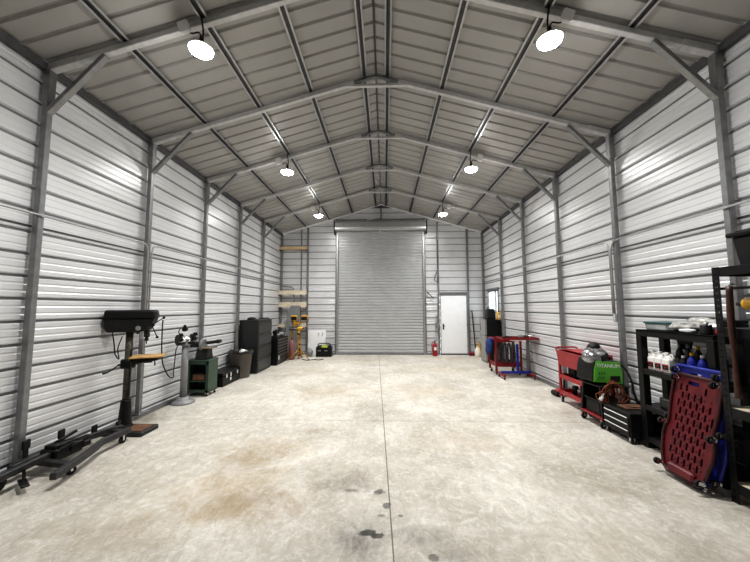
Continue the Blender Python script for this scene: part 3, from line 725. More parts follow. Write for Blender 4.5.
# ================================================================== BACK LEFT CORNER
def board(z, label, h=.14, m='wood', d=.20):
    t = thing('wall_shelf_board', label, 'wooden board', (-3.03,YB-.17,z), group='wooden boards between the back wall posts')
    b = B(); b.box((0,0,h/2),(.96,.042,h),.003); b.box((0,.065,.018),(.96,.10,.03),.003); b.build('board',m,t)
    b = B()
    for x in (-.46,.46): b.box((x,.05,-.015),(.03,.16,.03),.003)
    b.build('bracket','galvdark',t); return t
board(3.585,'raw wooden board high up in the far left corner, topmost of four',.10)
board(2.03,'pale wooden board in the far left corner, second from the top',.14,'paleply')
board(1.60,'wide pale wooden board in the far left corner, third from the top',.17,'paleply')
board(.93,'pale wooden board in the far left corner, lowest and partly behind the work light',.10,'paleply')
t = thing('grey_sheet', 'grey sheet panel leaning upright behind the yellow work light', 'panel', (-2.95,10.62,0), rot=(-.10,0,0))
b = B(); b.prism([(-.22,0),(.22,0),(.22,1.66),(-.10,1.66),(-.22,1.45)],'y',-.012,.012,bev=.003); b.build('sheet','greypanel',t)
# saw on folding stand
t = thing('saw_stand', 'yellow folding saw stand beside the tool chest', 'stand', (-2.74,10.22,0))
for x0, x1, y0, y1 in ((-.10,-.17,-.05,-.16),(.10,.17,-.05,-.16),(-.10,-.17,.06,.16),(.10,.17,.06,.16)):
    b = B(); b.beam((x0,y0,.88),(x1,y1,.0),.03,.03,bev=.004); b.build('leg','amber',t)
b = B(); b.box((0,0,.895),(.34,.24,.03),.006); b.build('stand_top','blackplast',t)
b = B(); b.beam((-.135,-.10,.45),(.135,-.10,.45),.02,.02); b.build('crossbar','amber',t)
t = thing('miter_saw', 'yellow and black miter saw on the folding stand', 'miter saw', (-2.76,10.20,.91))
b = B(); b.cyl((0,0,.0),(0,0,.04),.12,seg=24,bev=.006); b.box((0,.05,.055),(.36,.03,.05),.005); b.build('base','steel',t)
b = B(); b.cyl((-.02,0,.17),(.02,0,.17),.105,seg=24,bev=.01); g = b.build('blade_guard','yellow',t)
b = B(); b.cyl((.02,0,.17),(.13,.0,.19),.05,seg=16,bev=.01); b.build('motor','yellow',t)
b = B(); b.beam((0,.10,.05),(0,.02,.18),.04,.05,bev=.006); b.tube(smooth([(0,-.08,.20),(0,-.15,.26),(0,-.16,.20),(0,-.11,.14)],4),.014,8); b.build('arm_handle','blackplast',t)
t = thing('gas_cylinder', 'faded reddish gas cylinder standing beside the saw stand', 'gas cylinder', (-2.76,9.95,0))
b = B(); b.lathe([(0,0),(.085,0),(.09,.01),(.09,.46),(.075,.53),(.03,.57),(.025,.60),(0,.60)],seg=22); b.build('tank','pink',t)
b = B(); b.cyl((0,0,.59),(0,0,.65),.018,seg=10); b.cyl((-.03,0,.645),(.03,0,.645),.012,seg=8); b.build('valve','darksteel',t)
# work light on tripod
t = thing('work_light', 'yellow twin-head work light on a tripod in the far left corner', 'work light', (-2.52,9.98,0))
b = B(); b.cyl((0,0,.10),(0,0,.62),.022,seg=14); b.cyl((0,0,.62),(0,0,1.12),.016,seg=14); b.box((0,0,.62),(.06,.06,.05),.01); b.cyl((0,0,.62),(.05,0,.62),.012,seg=8); b.build('mast','amber',t)
b = B(); b.cyl((0,0,.27),(0,0,.33),.034,seg=14); b.cyl((0,0,.10),(0,0,.14),.034,seg=14); b.cyl((0,0,.44),(0,0,.48),.03,seg=14); b.build('collar','black',t)
for a in (-2.5, -.4, 1.6):
    e = Vector((.36*math.cos(a),.36*math.sin(a),.012)); b = B(); b.cyl((.02*math.cos(a),.02*math.sin(a),.31),e,.012,seg=10); b.cyl((0,0,.12),e*.5+Vector((0,0,.08)),.008,seg=8); lg = b.build('leg','amber',t)
    b = B(); b.ell(e,(.022,.022,.012),seg=10); b.build('rubber_foot','rubber',lg)
b = B(); b.box((0,0,1.13),(.32,.03,.03),.006); b.build('crossbar','amber',t)
for x in (-.17,.15):
    b = B(); b.box((x,-.03,1.265),(.21,.09,.16),.02,rot=(.25,0,0)); hd_ = b.build('lamp_head','amber',t)
    b = B(); b.box((x,-.079,1.253),(.17,.01,.115),.004,rot=(.25,0,0)); b.build('lamp_glass','darksteel',hd_)
    b = B(); b.tube([(x-.115,-.01,1.25),(x-.115,0,1.15),(x+.115,0,1.15),(x+.115,-.01,1.25)],.008,6); b.build('yoke','black',hd_)
t = thing('drill_driver', 'yellow cordless drill hanging below the twin lamp heads', 'drill', (-2.50,9.92,.80))
b = B(); b.cyl((-.08,0,.15),(.08,0,.15),.04,seg=14,bev=.008); b.box((-.03,0,.06),(.05,.045,.14),.012,rot=(0,.2,0)); b.build('drill_body','yellow',t)
b = B(); b.box((-.04,0,-.02),(.10,.06,.05),.01); b.build('battery','blackplast',t)
b = B(); b.cyl((.08,0,.15),(.13,0,.15),.022,.014,seg=12); b.build('chuck','blackplast',t)
b = B(); b.tube(smooth([(-2.42,9.9,.012),(-2.2,9.75,.012),(-2.05,9.92,.012),(-1.9,9.80,.012),(-1.78,9.95,.012)],6),.010,6); tag(b.build('floor_cable','rubber'),'short black cable lying on the floor in front of the white board','cable')
t = thing('paper_bag', 'small pale bag slumped on the floor behind the work light legs', 'bag', (-2.35,10.55,0))
b = B(); b.ell((0,0,.13),(.11,.09,.135),.14,16,seed=9); b.build('bag','castgrey',t)
# white board with outlet
t = thing('white_board', 'white board leaning on the back wall left of the roll-up door', 'board', (-2.18,10.84,0), rot=(-.11,0,0))
b = B(); b.box((0,0,.415),(.60,.018,.83),.003); b.build('board','dullwhite',t)
for x in (.06,.19):
    b = B(); b.box((x,-.013,.70),(.10,.012,.14),.004); p_ = b.build('cover_plate','plast_white',t)
    b = B(); b.box((x,-.02,.725),(.035,.004,.03),.002); b.box((x,-.02,.675),(.035,.004,.03),.002); b.build('socket','castgrey',p_)
# power station
t = thing('power_station', 'black portable power unit with lime label on the floor left of the roll-up door', 'power unit', (-1.87,10.60,0))
b = B(); b.box((0,0,.17),(.50,.30,.30),.03,seg=2); b.build('unit_body','black',t)
b = B(); b.box((0,0,.33),(.42,.26,.05),.015); b.build('top_panel','blackplast',t)
b = B(); b.box((.03,-.10,.325),(.20,.10,.05),.01,rot=(.5,0,0)); b.build('label_panel','label_yel',t)
b = B(); b.tube(smooth([(-.20,0,.34),(-.19,0,.40),(0,0,.42),(.19,0,.40),(.20,0,.34)],5),.014,8); b.build('handle','rubber',t)
b = B()
for x, w_ in ((-.17,.03),(-.13,.02),(-.10,.03),(.05,.03),(.09,.03),(.12,.015)): b.box((x,-.153,.20),(w_,.004,.035))
b.build('lettering','castgrey',t)
for x in (-.22,.22):
    b = B(); b.box((x,0,.03),(.06,.32,.06),.015); b.build('foot','rubber',t)

# ================================================================== BACK RIGHT
t = thing('fire_extinguisher', 'red fire extinguisher on the floor left of the white door', 'fire extinguisher', (1.75,10.74,0))
b = B(); b.lathe([(0,0),(.075,0),(.08,.012),(.08,.34),(.065,.39),(.03,.42),(.026,.44),(0,.44)],seg=22); b.build('cylinder','red',t)
b = B(); b.box((0,-.079,.24),(.085,.006,.10),.001); b.build('label','plast_white',t)
b = B(); b.cyl((0,0,.43),(0,0,.47),.022,seg=12); b.beam((-.02,0,.475),(.09,0,.50),.022,.012); b.beam((-.02,0,.50),(.08,0,.535),.022,.010); b.build('valve_handle','black',t)
b = B(); b.tube(smooth([(-.02,0,.46),(-.08,0,.44),(-.10,0,.34),(-.09,-.01,.16)],5),.010,6); b.build('hose','rubber',t)
t = thing('push_broom', 'broom with dark handle and red head leaning right of the white door', 'broom', (3.06,10.80,0))
b = B(); b.cyl((0.04,.02,.06),(-.02,.16,1.48),.018,seg=10); b.build('handle','black',t)
b = B(); b.box((.0,0,.075),(.40,.06,.05),.01); b.build('broom_head','red',t)
b = B(); b.box((.0,0,.025),(.39,.055,.05),.004,taper=(.97,.7)); b.build('bristles','darkred',t)
t = thing('white_jug', 'white plastic jug on the floor between the broom and the yellow bucket', 'jug', (3.10,10.62,0))
b = B(); b.lathe([(0,0),(.085,0),(.09,.015),(.09,.20),(.06,.26),(.025,.29),(.025,.31),(0,.31)],seg=18); b.build('jug_body','plast_white',t); b = B(); b.cyl((0,0,.305),(0,0,.335),.03,seg=12); b.tube([(.06,0,.27),(.10,0,.24),(.09,0,.16)],.012,6); b.build('cap','plast_white',t)
t = thing('mop_bucket', 'yellow bucket in the far right corner behind the grey refrigerator', 'bucket', (3.30,10.50,0))
b = B(); b.box((0,0,.22),(.28,.34,.42),.03,taper=(1.12,1.08)); b.build('bucket_body','yellow',t); b = B(); b.box((0,0,.44),(.33,.38,.03),.01); b.tube(smooth([(-.15,0,.44),(-.1,-.02,.54),(.1,-.02,.54),(.15,0,.44)],4),.008,6); b.build('rim','amber',t)
# refrigerator
t = thing('refrigerator', 'small two-door refrigerator with grey doors and black side by the right wall', 'refrigerator', (3.225,9.66,0))
b = B(); b.box((.025,0,.62),(.41,.50,1.20),.008); b.build('fridge_body','black',t)
for z0_, z1_ in ((.03,.76),(.775,1.22)):
    b = B(); b.box((-.21,0,(z0_+z1_)/2),(.055,.495,z1_-z0_),.008); d = b.build('door','fridge',t)
    b = B(); b.box((-.243,.20,(z0_+z1_)/2),(.012,.03,.22),.004); b.build('handle','darksteel',d)
b = B(); 
for x in (-.14,.19):
    for y in (-.2,.2): b.cyl((x,y,0),(x,y,.025),.02,seg=10)
b.build('foot','rubber',t)
t = thing('tool_bag', 'black bag sitting on top of the refrigerator below the window', 'bag', (3.20,9.58,1.22))
b = B(); b.box((0,0,.16),(.25,.30,.31),.05,taper=(.88,.85),seg=3); b.build('bag_body','blackplast',t)
b = B(); b.tube(smooth([(-.06,-.1,.31),(-.04,-.05,.36),(-.04,.05,.36),(-.06,.1,.31)],4),.012,6); b.box((.0,-.155,.12),(.17,.02,.14),.008); b.build('handle','rubber',t)
t = thing('detergent_bottle', 'yellow and white bottle on top of the refrigerator beside the black bag', 'bottle', (3.40,9.46,1.22))
b = B(); b.lathe([(0,0),(.05,0),(.055,.02),(.055,.17),(.03,.215),(.022,.23),(0,.23)],seg=16); b.build('bottle_body','yellow',t); b = B(); b.cyl((0,0,.225),(0,0,.27),.026,seg=12); b.build('cap','red',t)
b = B(); b.box((-.0,-.054,.10),(.06,.01,.09),.002); b.build('label','plast_white',t)

# red parts cart
t = thing('parts_cart', 'red two-shelf utility cart holding grey hoses in front of the refrigerator', 'utility cart', (3.02,8.02,0))
D_, L_ = .58, .46
for x in (-D_/2,D_/2):
    for y in (-L_/2,L_/2):
        b = B(); b.box((x,y,.44),(.045,.045,.72),.005); b.build('leg','cartred',t)
for z in (.20,.77):
    b = B(); b.box((0,0,z),(D_,L_,.012)); 
    for s in (-1,1): b.box((s*D_/2,0,z+.035),(.012,L_,.10),.003); b.box((0,s*L_/2,z+.035),(D_,.012,.10),.003)
    b.build('shelf','cartred',t)
b = B(); b.tube([(-D_/2,-L_/2,.80),(-D_/2-.07,-L_/2,.84),(-D_/2-.07,L_/2,.84),(-D_/2,L_/2,.80)],.012,8); b.build('handle','cartred',t)
for x in (-D_/2+.03,D_/2-.03):
    for y in (-L_/2+.03,L_/2-.03): caster(t,x,y,.036,ang=.4)
hl = ['grey hose loop on the red cart shelf, leftmost','grey hose loop on the red cart shelf, second from left','grey hose loop on the red cart shelf, third from left','grey hose loop on the red cart shelf, fourth from left','grey hose loop on the red cart shelf, rightmost']
for k in range(5):
    x = 3.02-.20+.10*k; b = B(); yy = 8.02-.02
    b.tube(smooth([(x-.03,yy,.22),(x-.045,yy-.03,.45),(x-.02,yy,.68),(x+.01,yy,.70),(x+.03,yy+.02,.66),(x+.035,yy,.42),(x+.02,yy,.225)],5),.022,8)
    tag(b.build('hose_loop','dirtygrey'),hl[k],'hose','grey hoses on the red cart')
t = thing('blue_jacket', 'blue cloth hanging over the left end of the red utility cart', 'cloth', (2.63,7.95,.50))
b = B(); b.ell((0,0,.16),(.075,.15,.17),.12,18,seed=11); b.ell((.05,.0,.29),(.09,.11,.07),.12,16,seed=12); b.ell((-.02,.06,.06),(.05,.09,.13),.12,14,seed=13); b.build('cloth','rag',t)
# blue/red rolling tray stand
t = thing('tray_stand', 'rolling work stand with red tray top, blue post and red legs by the right wall', 'work stand', (3.07,7.43,0))
for x in (-.345,.30):
    b = B(); b.box((x,-.0,.085),(.05,.42,.05),.005); b.build('leg','cartred',t)
    for y in (-.17,.17): caster(t,x,y,.027,ang=1.3,top=.062)
b = B(); b.box((-.02,.03,.125),(.66,.05,.05),.005); b.build('crossbar','blue',t)
b = B(); b.box((.03,.03,.46),(.05,.05,.64),.005); b.build('post','blue',t)
b = B(); b.box((.03,.03,.80),(.065,.065,.10),.006); b.box((.03,0,.845),(.30,.20,.03),.005); b.build('clamp_head','plast_white',t)
b = B(); b.box((.02,0,.872),(.78,.42,.014),.003)
for s in (-1,1): b.box((.02+s*.39,0,.89),(.012,.42,.045),.003); b.box((.02,s*.21,.89),(.78,.012,.045),.003)
b.build('tray','cartred',t)
tl = [('silver engine part lying at the wall end of the red tray','steel',.22,.05,(.09,.07,.06)),('grey metal fitting in the middle of the red tray','castgrey',.10,-.02,(.07,.06,.045)),('chrome cap lying beside the engine part on the red tray','chrome',.30,-.08,(.06,.06,.05)),('dark tool lying at the left end of the red tray','darksteel',-.22,.02,(.10,.05,.03))]
for k, (lb,mm,x,y,r) in enumerate(tl):
    b = B(); b.ell((0,0,r[2]),r,.08,14,seed=20+k); b.cyl((0,0,r[2]),(r[0]*1.3,.03,r[2]*1.3),r[2]*.4,seg=10); o = b.build('metal_part',mm); o.location = (3.07+x,7.43+y,.880); tag(o,lb,'metal part')

# ================================================================== RIGHT WALL
# red service cart
t = thing('service_cart', 'red three-tier service cart on casters with deep red top bin', 'service cart', (3.25,5.27,0))
D_, Y0_, Y1_ = .17, -.38, .38
for x in (-D_,D_):
    for y in (Y0_,Y1_):
        b = B(); b.beam((x,y,.09),(x,y,.86),.04,.04,bev=.005); b.build('leg','red',t)
b = B()
fr_ = [(-D_-.03,.84),(D_+.02,.84),(D_+.02,.60),(-D_+.03,.60)]
b.box((0,0,.615),(2*D_,Y1_-Y0_,.014))
b.prism([(-D_-.05,.86),(-D_-.037,.86),(-D_-.0,.61),(-D_-.013,.61)],'y',Y0_-.01,Y1_+.01); b.box((D_+.01,0,.74),(.014,Y1_-Y0_,.26),.003)
for y in (Y0_,Y1_): b.box((0,y,.735),(2*D_+.03,.012,.25),.003)
b.box((.05,0,.865),(.30,Y1_-Y0_,.02),.004)
b.build('top_bin','red',t)
for z, nm in ((.41,'middle_shelf'),(.15,'bottom_shelf')):
    b = B(); b.box((0,0,z),(2*D_,Y1_-Y0_,.012))
    for s in (-1,1): b.box((s*(D_+.01),0,z+.02),(.012,Y1_-Y0_+.03,.07),.003)
    for y in (Y0_-.012,Y1_+.012): b.box((0,y,z+.02),(2*D_+.02,.012,.07),.003)
    b.build('shelf','red',t)
b = B(); b.tube(smooth([(-D_,Y1_,.80),(-D_-.02,Y1_+.06,.86),(-D_+.02,Y1_+.10,.89),(D_-.02,Y1_+.10,.89),(D_,Y1_+.06,.86),(D_,Y1_,.80)],4),.014,8); b.build('push_handle','red',t)
for x in (-D_+.01,D_-.01):
    for y in (Y0_+.02,Y1_-.02): caster(t,x,y,.042,ang=1.35)
sup = [('dark box on the middle shelf of the red service cart, farther one','black',.20,.42,(.15,.19,.15),'box'),('dark box on the middle shelf of the red service cart, nearer one','char',-.10,.42,(.15,.21,.12),'box'),
 ('dark can on the bottom shelf of the red service cart, farthest one','darksteel',.24,.158,(.10,.10,.13),'can'),('grey metal can on the bottom shelf of the red service cart','steel',.10,.158,(.09,.09,.11),'can'),('brown bag on the bottom shelf of the red service cart','rust',-.12,.158,(.14,.12,.20),'bag'),]
for lb,mm,y,z,d,ct in sup:
    b = B()
    if ct == 'can': b.lathe([(0,0),(d[0]/2,0),(d[0]/2,d[2]*.9),(d[0]*.4,d[2]),(0,d[2])],seg=18)
    elif ct == 'bag': b.ell((0,0,d[2]/2),(d[0]/2,d[1]/2,d[2]/2),.08,14,seed=4)
    else: b.box((0,0,d[2]/2),d,.008); b.box((0,0,d[2]),(d[0]*1.02,d[1]*1.02,.014),.004)
    o = b.build('storage_'+ct,mm); o.location = (3.24,5.27+y,z); tag(o,lb,ct)
# black rack of small tools hung on the near end of the red cart
t = thing('floor_jack', 'low red floor jack with black wheels beyond the red service cart', 'floor jack', (3.31,6.00,0))
b = B(); b.prism([(-.15,.05),(.14,.05),(.15,.09),(.0,.13),(-.14,.10)],'y',-.06,.06,bev=.01); b.build('jack_body','red',t)
for x in (-.14,.12):
    b = B(); b.cyl((x,-.10,.045),(x,.10,.045),.045,seg=18,bev=.006); b.build('wheel','rubber',t)
b = B(); b.cyl((.0,0,.12),(.06,.05,.40),.014,seg=10); b.build('handle','black',t)
t['label'] = 'low red floor jack with black wheels beyond the far end of the red service cart'

# welding cart with welder
t = thing('welding_cart', 'black welding cart with sloped front carrying the green welder', 'welding cart', (3.115,4.625,0))
b = B()
for x in (-.165,.165): b.beam((x,.23,.08),(x,.10,.86),.035,.035,bev=.004)
b.prism([(.245,.10),(.225,.10),(.095,.86),(.115,.86)],'x',-.165,.165); b.build('side_frame','black',t)
for x in (-.165,.165):
    b = B(); b.beam((x,-.22,.08),(x,-.20,.52),.03,.03,bev=.004); b.build('front_leg','black',t)
b = B(); b.box((0,-.02,.535),(.39,.42,.02),.004); b.box((0,-.02,.33),(.35,.42,.016),.004); b.build('shelf','black',t)
b = B(); b.box((0,0,.125),(.38,.47,.03),.006); b.build('bottom_tray','cartred',t)
b = B()
for k in range(7): b.box((-.18,.12-.0*k,.80-.045*k),(.012,.16,.012),.002); b.ell((-.19,.06+.03*(k%3),.80-.045*k),(.014,.02,.012),seg=8)
b.build('tool_rack','darksteel',t)
for x in (-.16,.16):
    for y in (-.20,.20): caster(t,x,y,.044,ang=.3)
t3 = thing('wire_box', 'black box on the bottom tray of the welding cart', 'box', (3.115,4.64,.141))
b = B(); b.box((0,0,.08),(.30,.30,.16),.01); b.build('box_body','black',t3); b = B(); b.box((0,0,.165),(.31,.31,.018),.005); b.build('lid','blackplast',t3)
# welder: front panel faces the camera
WA = .08
t = thing('welder', 'green and black welder with white lettering on the welding cart', 'welder', (3.10,4.64,.546), rot=(0,0,WA))
outl = [(-.205,.035),(.20,.0),(.205,.16),(.17,.29),(-.155,.315),(-.19,.20)]
b = B(); b.prism([(p[0]*1.06,p[1]*1.03) for p in outl],'y',-.13,.20,bev=.012); b.build('case','blackplast',t)
b = B(); b.prism(outl,'y',-.142,-.120,bev=.006); pnl = b.build('front_panel','lime',t)
text_mesh('lettering','TITANIUM',.070,'plast_white',pnl,(.0,-.1435,.245),(PI/2,.05,0))
b = B(); b.box((.09,-.145,.075),(.13,.01,.075),.003); b.build('display','black',pnl)
b = B()
for k in range(3): b.beam((-.14+.035*k,-.143,.13),(-.115+.035*k,-.143,.17),.012,.004,up=(0,1,0)); b.beam((-.15+.035*k,-.143,.07),(-.125+.035*k,-.143,.11),.012,.004,up=(0,1,0))
b.build('panel_mark','green',pnl)
b = B(); b.tube(smooth([(.10,.05,.30),(.12,.05,.345),(.18,.05,.32),(.21,.08,.22)],5),.018,8); b.build('handle','black',t)
b = B(); b.tube(smooth([(3.28,4.63,.80),(3.36,4.57,.77),(3.40,4.50,.62),(3.41,4.47,.45),(3.42,4.43,.30),(3.40,4.40,.10)],6),.013,8); tag(b.build('welder_cable','rubber'),'black cable hanging from the right side of the green welder','cable')
# helmet
t = thing('welding_helmet', 'silver patterned welding helmet lying on top of the green welder', 'welding helmet', (3.03,4.67,.875), rot=(.35,-.25,.5))
b = B(); b.lathe([(.10,-.02),(.135,.0),(.14,.06),(.125,.12),(.08,.17),(0,.19)],seg=22)
for v in b.bm.verts: v.co.x *= 1.35; v.co.y *= .95; v.co.z *= .82; v.co.y -= .03*max(0,-v.co.y*6)
b.build('shell','helmet',t)
b = B(); b.box((0,-.135,.075),(.16,.03,.085),.01,rot=(-.35,0,0)); b.build('visor','black',t)
b = B(); b.ell((.06,.04,.09),(.105,.085,.11),.05,16,seed=3); b.build('head_band','blackplast',t)
# orange cord coil hanging on the cart front
b = B(); rnd = random.Random(5)
for k in range(7):
    rx_, rz_ = .065+.02*k+rnd.uniform(-.01,.01), .15+rnd.uniform(-.02,.02); cxo = rnd.uniform(-.02,.02); tw = rnd.uniform(-.12,.12)
    pts = []
    for i in range(25):
        a = 2*PI*i/24; x = rx_*math.sin(a)*(1.15 if math.cos(a)<0 else .75)+cxo; z = rz_*math.cos(a)
        pts.append((3.085+x+tw*z*.4, 4.395-.004*k+.006*math.sin(a*2+k), .455+z))
    b.tube(pts,.0065,6)
b.tube([(3.085,4.39,.60),(3.085,4.46,.60)],.012,6)
tag(b.build('cord_coil','orange'),'coil of orange and brown cord hanging in front of the welding cart','cord')
b = B(); b.cyl((2.91,4.385,.37),(2.94,4.385,.425),.024,.02,seg=12); b.cyl((2.94,4.385,.425),(2.955,4.385,.46),.012,seg=8); tag(b.build('cord_plug','plast_white'),'white plug end hanging left of the orange cord coil','plug')

# toolbox on casters
t = thing('rolling_toolbox', 'black rolling toolbox with three bright drawer edges in front of the welder', 'toolbox', (3.145,4.155,0))
D_, L_ = .40, .45; z0, z1 = .085, .325
b = B(); b.box((0,0,(z0+z1)/2),(D_,L_,z1-z0),.008); b.box((0,0,z1+.008),(D_+.01,L_+.01,.03),.008); b.build('box_body','black',t)
for k in range(3):
    zc = z1-.034-.074*k; b = B(); b.box((-D_/2-.004,0,zc-.026),(.014,L_-.03,.060),.003); d = b.build('drawer','black',t)
    b = B(); b.box((-D_/2-.015,0,zc+.001),(.010,L_-.06,.010),.002); b.build('drawer_pull','plast_white',d)
b = B(); b.box((0,0,.078),(D_+.01,L_+.02,.02),.004); b.build('base_frame','black',t)
for x in (-D_/2+.03,D_/2-.03):
    for y in (-L_/2+.03,L_/2-.03): caster(t,x,y,.030,ang=1.2)
b = B(); b.tube(smooth([(.03,-L_/2-.005,.24),(.05,-L_/2-.03,.18),(.10,-L_/2-.03,.16),(.14,-L_/2-.005,.20)],5),.008,6); b.build('side_handle','darksteel',t)
b = B(); b.box((0,0,.006),(.26,.18,.012),.003); b.box((.02,.0,.018),(.16,.12,.012),.003); o = b.build('rusty_tray','rust'); o.location = (3.16,4.17,.349); tag(o,'rusty brown plate lying on top of the black rolling toolbox','metal plate')
t = thing('car_battery', 'black battery box on the floor behind the rolling toolbox by the wall', 'battery box', (3.40,4.18,0))
b = B(); b.box((0,0,.18),(.12,.34,.36),.012); b.build('box_body','blackplast',t); b = B(); b.box((0,0,.37),(.125,.35,.03),.008); b.build('lid','black',t)

# black steel work bench with shelves
BX0, BX1, BY0, BY1 = 3.07, 3.398, 3.02, 3.92
t = thing('steel_bench', 'black steel bench with open shelves beside the tall slotted rack', 'bench', ((BX0+BX1)/2,(BY0+BY1)/2,0))
hx, hy = (BX1-BX0)/2, (BY1-BY0)/2
for x in (-hx+.035,hx-.035):
    for y in (-hy+.035,hy-.035):
        b = B(); b.box((x,y,.64),(.075,.075,1.28),.004); b.build('leg','black',t)
b = B(); b.box((0,0,1.315),(2*hx,2*hy,.014)); 
for s in (-1,1): b.box((s*(hx-.006),0,1.285),(.012,2*hy,.075),.003); b.box((0,s*(hy-.006),1.285),(2*hx,.012,.075),.003)
b.build('bench_top','black',t)
for z in (.87,.47,.12):
    b = B(); b.box((0,0,z),(2*hx-.02,2*hy-.02,.014))
    for s in (-1,1): b.box((s*(hx-.008),0,z-.02),(.012,2*hy-.02,.06),.003); b.box((0,s*(hy-.008),z-.02),(2*hx-.02,.012,.06),.003)
    b.build('shelf','black',t)
b = B(); b.prism([(.26,1.25),(.05,1.25),(.09,1.12),(.20,1.12)],'x',hx-.05,hx-.035); b.build('gusset_plate','black',t)
# things on the bench top (top surface z = 1.322)
ZB = 1.322
t = thing('storage_bin', 'clear plastic bin with teal lid on the bench top', 'storage bin', (3.26,3.72,ZB))
b = B(); b.box((0,0,.038),(.24,.28,.072),.01,taper=(1.06,1.06)); b.build('bin_body','clear',t); b = B(); b.box((0,0,.084),(.275,.315,.022),.008); b.build('lid','teal',t)
pk = [('crumpled clear bag of parts on the bench top, next to the teal-lidded bin',3.25,3.47,(.13,.14,.055),'poly',31),('pale plastic packet on the bench top, behind the grey can',3.30,3.24,(.10,.13,.065),'poly',32),('white paper packet at the back of the bench top',3.36,3.42,(.05,.16,.08),'poly',33),('flat white bag lying at the front edge of the bench top',3.16,3.36,(.05,.08,.02),'dullwhite',34)]
for lb,x,y,r,mm,sd in pk:
    b = B(); b.ell((0,0,r[2]*.95),r,.13,18,seed=sd); o = b.build('parts_bag',mm); o.location = (x,y,ZB+.004); tag(o,lb,'bag')
t = thing('metal_can', 'dark grey can standing at the front of the bench top', 'can', (3.15,3.16,ZB))
b = B(); b.lathe([(0,0),(.042,0),(.043,.005),(.043,.085),(.040,.09),(0,.09)],seg=18); b.build('can_body','darksteel',t); b = B(); b.lathe([(.02,.09),(.02,.115),(0,.115)],seg=12); b.build('cap','steel',t)
t = thing('red_clamp', 'small red tool lying next to the grey can on the bench top', 'tool', (3.16,3.06,ZB))
b = B(); b.box((0,0,.03),(.03,.05,.05),.008); b.cyl((0,-.02,.03),(0,-.02,.075),.009,seg=8); b.build('tool_body','red',t)
for k in range(4):
    o = None; b = B(); b.box((0,0,.017),(.13,.16,.032),.004); b.box((-.066,0,.017),(.004,.09,.018),.001); o = b.build('parts_organizer','black'); o.location = (3.33,3.10,ZB+.035*k)
    tag(o,'black parts drawer beside the rack on the bench top, %s of four' % ('lowest','second from bottom','third from bottom','topmost')[k],'parts drawer','stacked black parts drawers')
# white jugs
def make_jug(lb, y):
    t = thing('white_oil_jug', lb, 'jug', (3.15,y,.878), group='white jugs on the bench shelf')
    b = B(); b.box((0,0,.075),(.10,.090,.15),.014,seg=2); b.box((0,0,.163),(.085,.078,.036),.016,taper=(.55,.55),seg=2); b.cyl((0,.02,.175),(0,.02,.198),.020,seg=14); b.build('jug_body','plast_white',t)
    b = B(); b.tube(smooth([(0,-.0,.178),(0,-.03,.20),(0,-.045,.185),(0,-.047,.15)],4),.010,8); b.build('handle','plast_white',t)
    b = B(); b.cyl((0,.02,.196),(0,.02,.216),.023,seg=14); b.build('cap','plast_white',t)
    b = B(); b.mat('black').box((-.051,0,.058),(.004,.072,.046)); b.mat('red').box((-.0512,0,.088),(.004,.072,.010)); b.mat('red').box((-.0512,0,.026),(.004,.072,.006)); b.mat('red').box((-.0535,0,.060),(.002,.030,.012)); b.build('label','black',t)
    return t
j = make_jug('white jug with red and black label on the bench shelf, farthest of three', 3.775)
copy_thing(j,(3.15,3.679,.878),'white jug with red and black label on the bench shelf, middle of three')
copy_thing(j,(3.15,3.583,.878),'white jug with red and black label on the bench shelf, nearest of three')
def bottle(lb, x, y, m, cap, h=.2, r=.036):
    t = thing('oil_bottle', lb, 'bottle', (x,y,.878), group='bottles on the bench shelf')
    b = B(); b.lathe([(0,0),(r,0),(r*1.04,.01),(r*1.04,h*.62),(r*.85,h*.74),(r*.4,h*.86),(r*.38,h*.9),(0,h*.9)],seg=16); b.build('bottle_body',m,t)
    b = B(); b.cyl((0,0,h*.88),(0,0,h),r*.46,seg=12); b.build('cap',cap,t)
    b = B(); b.box((-r*.99,0,h*.33),(.008,r*1.1,h*.34),.002); b.build('label','castgrey' if m != 'blue' else 'dullwhite',t)
bottle('dark bottle with grey cap in the back row behind the white jugs, farthest',3.33,3.66,'darksteel','castgrey',.30)
bottle('dark bottle with grey cap in the back row, second from the white jugs',3.33,3.56,'darksteel','castgrey',.305)
bottle('black bottle with yellow cap in the back row of the bench shelf',3.32,3.44,'black','yellow',.30)
bottle('dark bottle with dull cap in the back row, right of the yellow-capped one',3.33,3.34,'darksteel','castgrey',.30)
bottle('grey-capped dark bottle in the back row, nearest the slotted rack',3.33,3.22,'darksteel','castgrey',.30)
bottle('black bottle with white cap in the front row next to the white jugs',3.16,3.43,'black','plast_white',.21)
bottle('blue bottle with yellow cap in the front row of the bench shelf',3.16,3.335,'blue','yellow',.25,.04)
bottle('dark blue bottle with white cap in the front row of the bench shelf',3.16,3.23,'blue','plast_white',.24,.038)
bottle('squat black bottle in the front row nearest the slotted rack',3.17,3.13,'black','castgrey',.22)
for k,(lb,y,d,mm,z) in enumerate((('long dark tool case on the middle shelf of the bench',3.55,(.24,.40,.11),'char',.478),('dark crate on the bottom shelf of the bench',3.50,(.24,.42,.20),'black',.128))):
    t = thing('tool_case', lb, 'case', (3.26,y,z)); b = B(); b.box((0,0,d[2]/2),d,.012); b.build('case_body',mm,t); b = B(); cabinet_handle(b,(-d[0]/2,-.06,d[2]*.6),(-d[0]/2,.06,d[2]*.6),(-.022,0,0),.006); b.build('handle','steel',t)

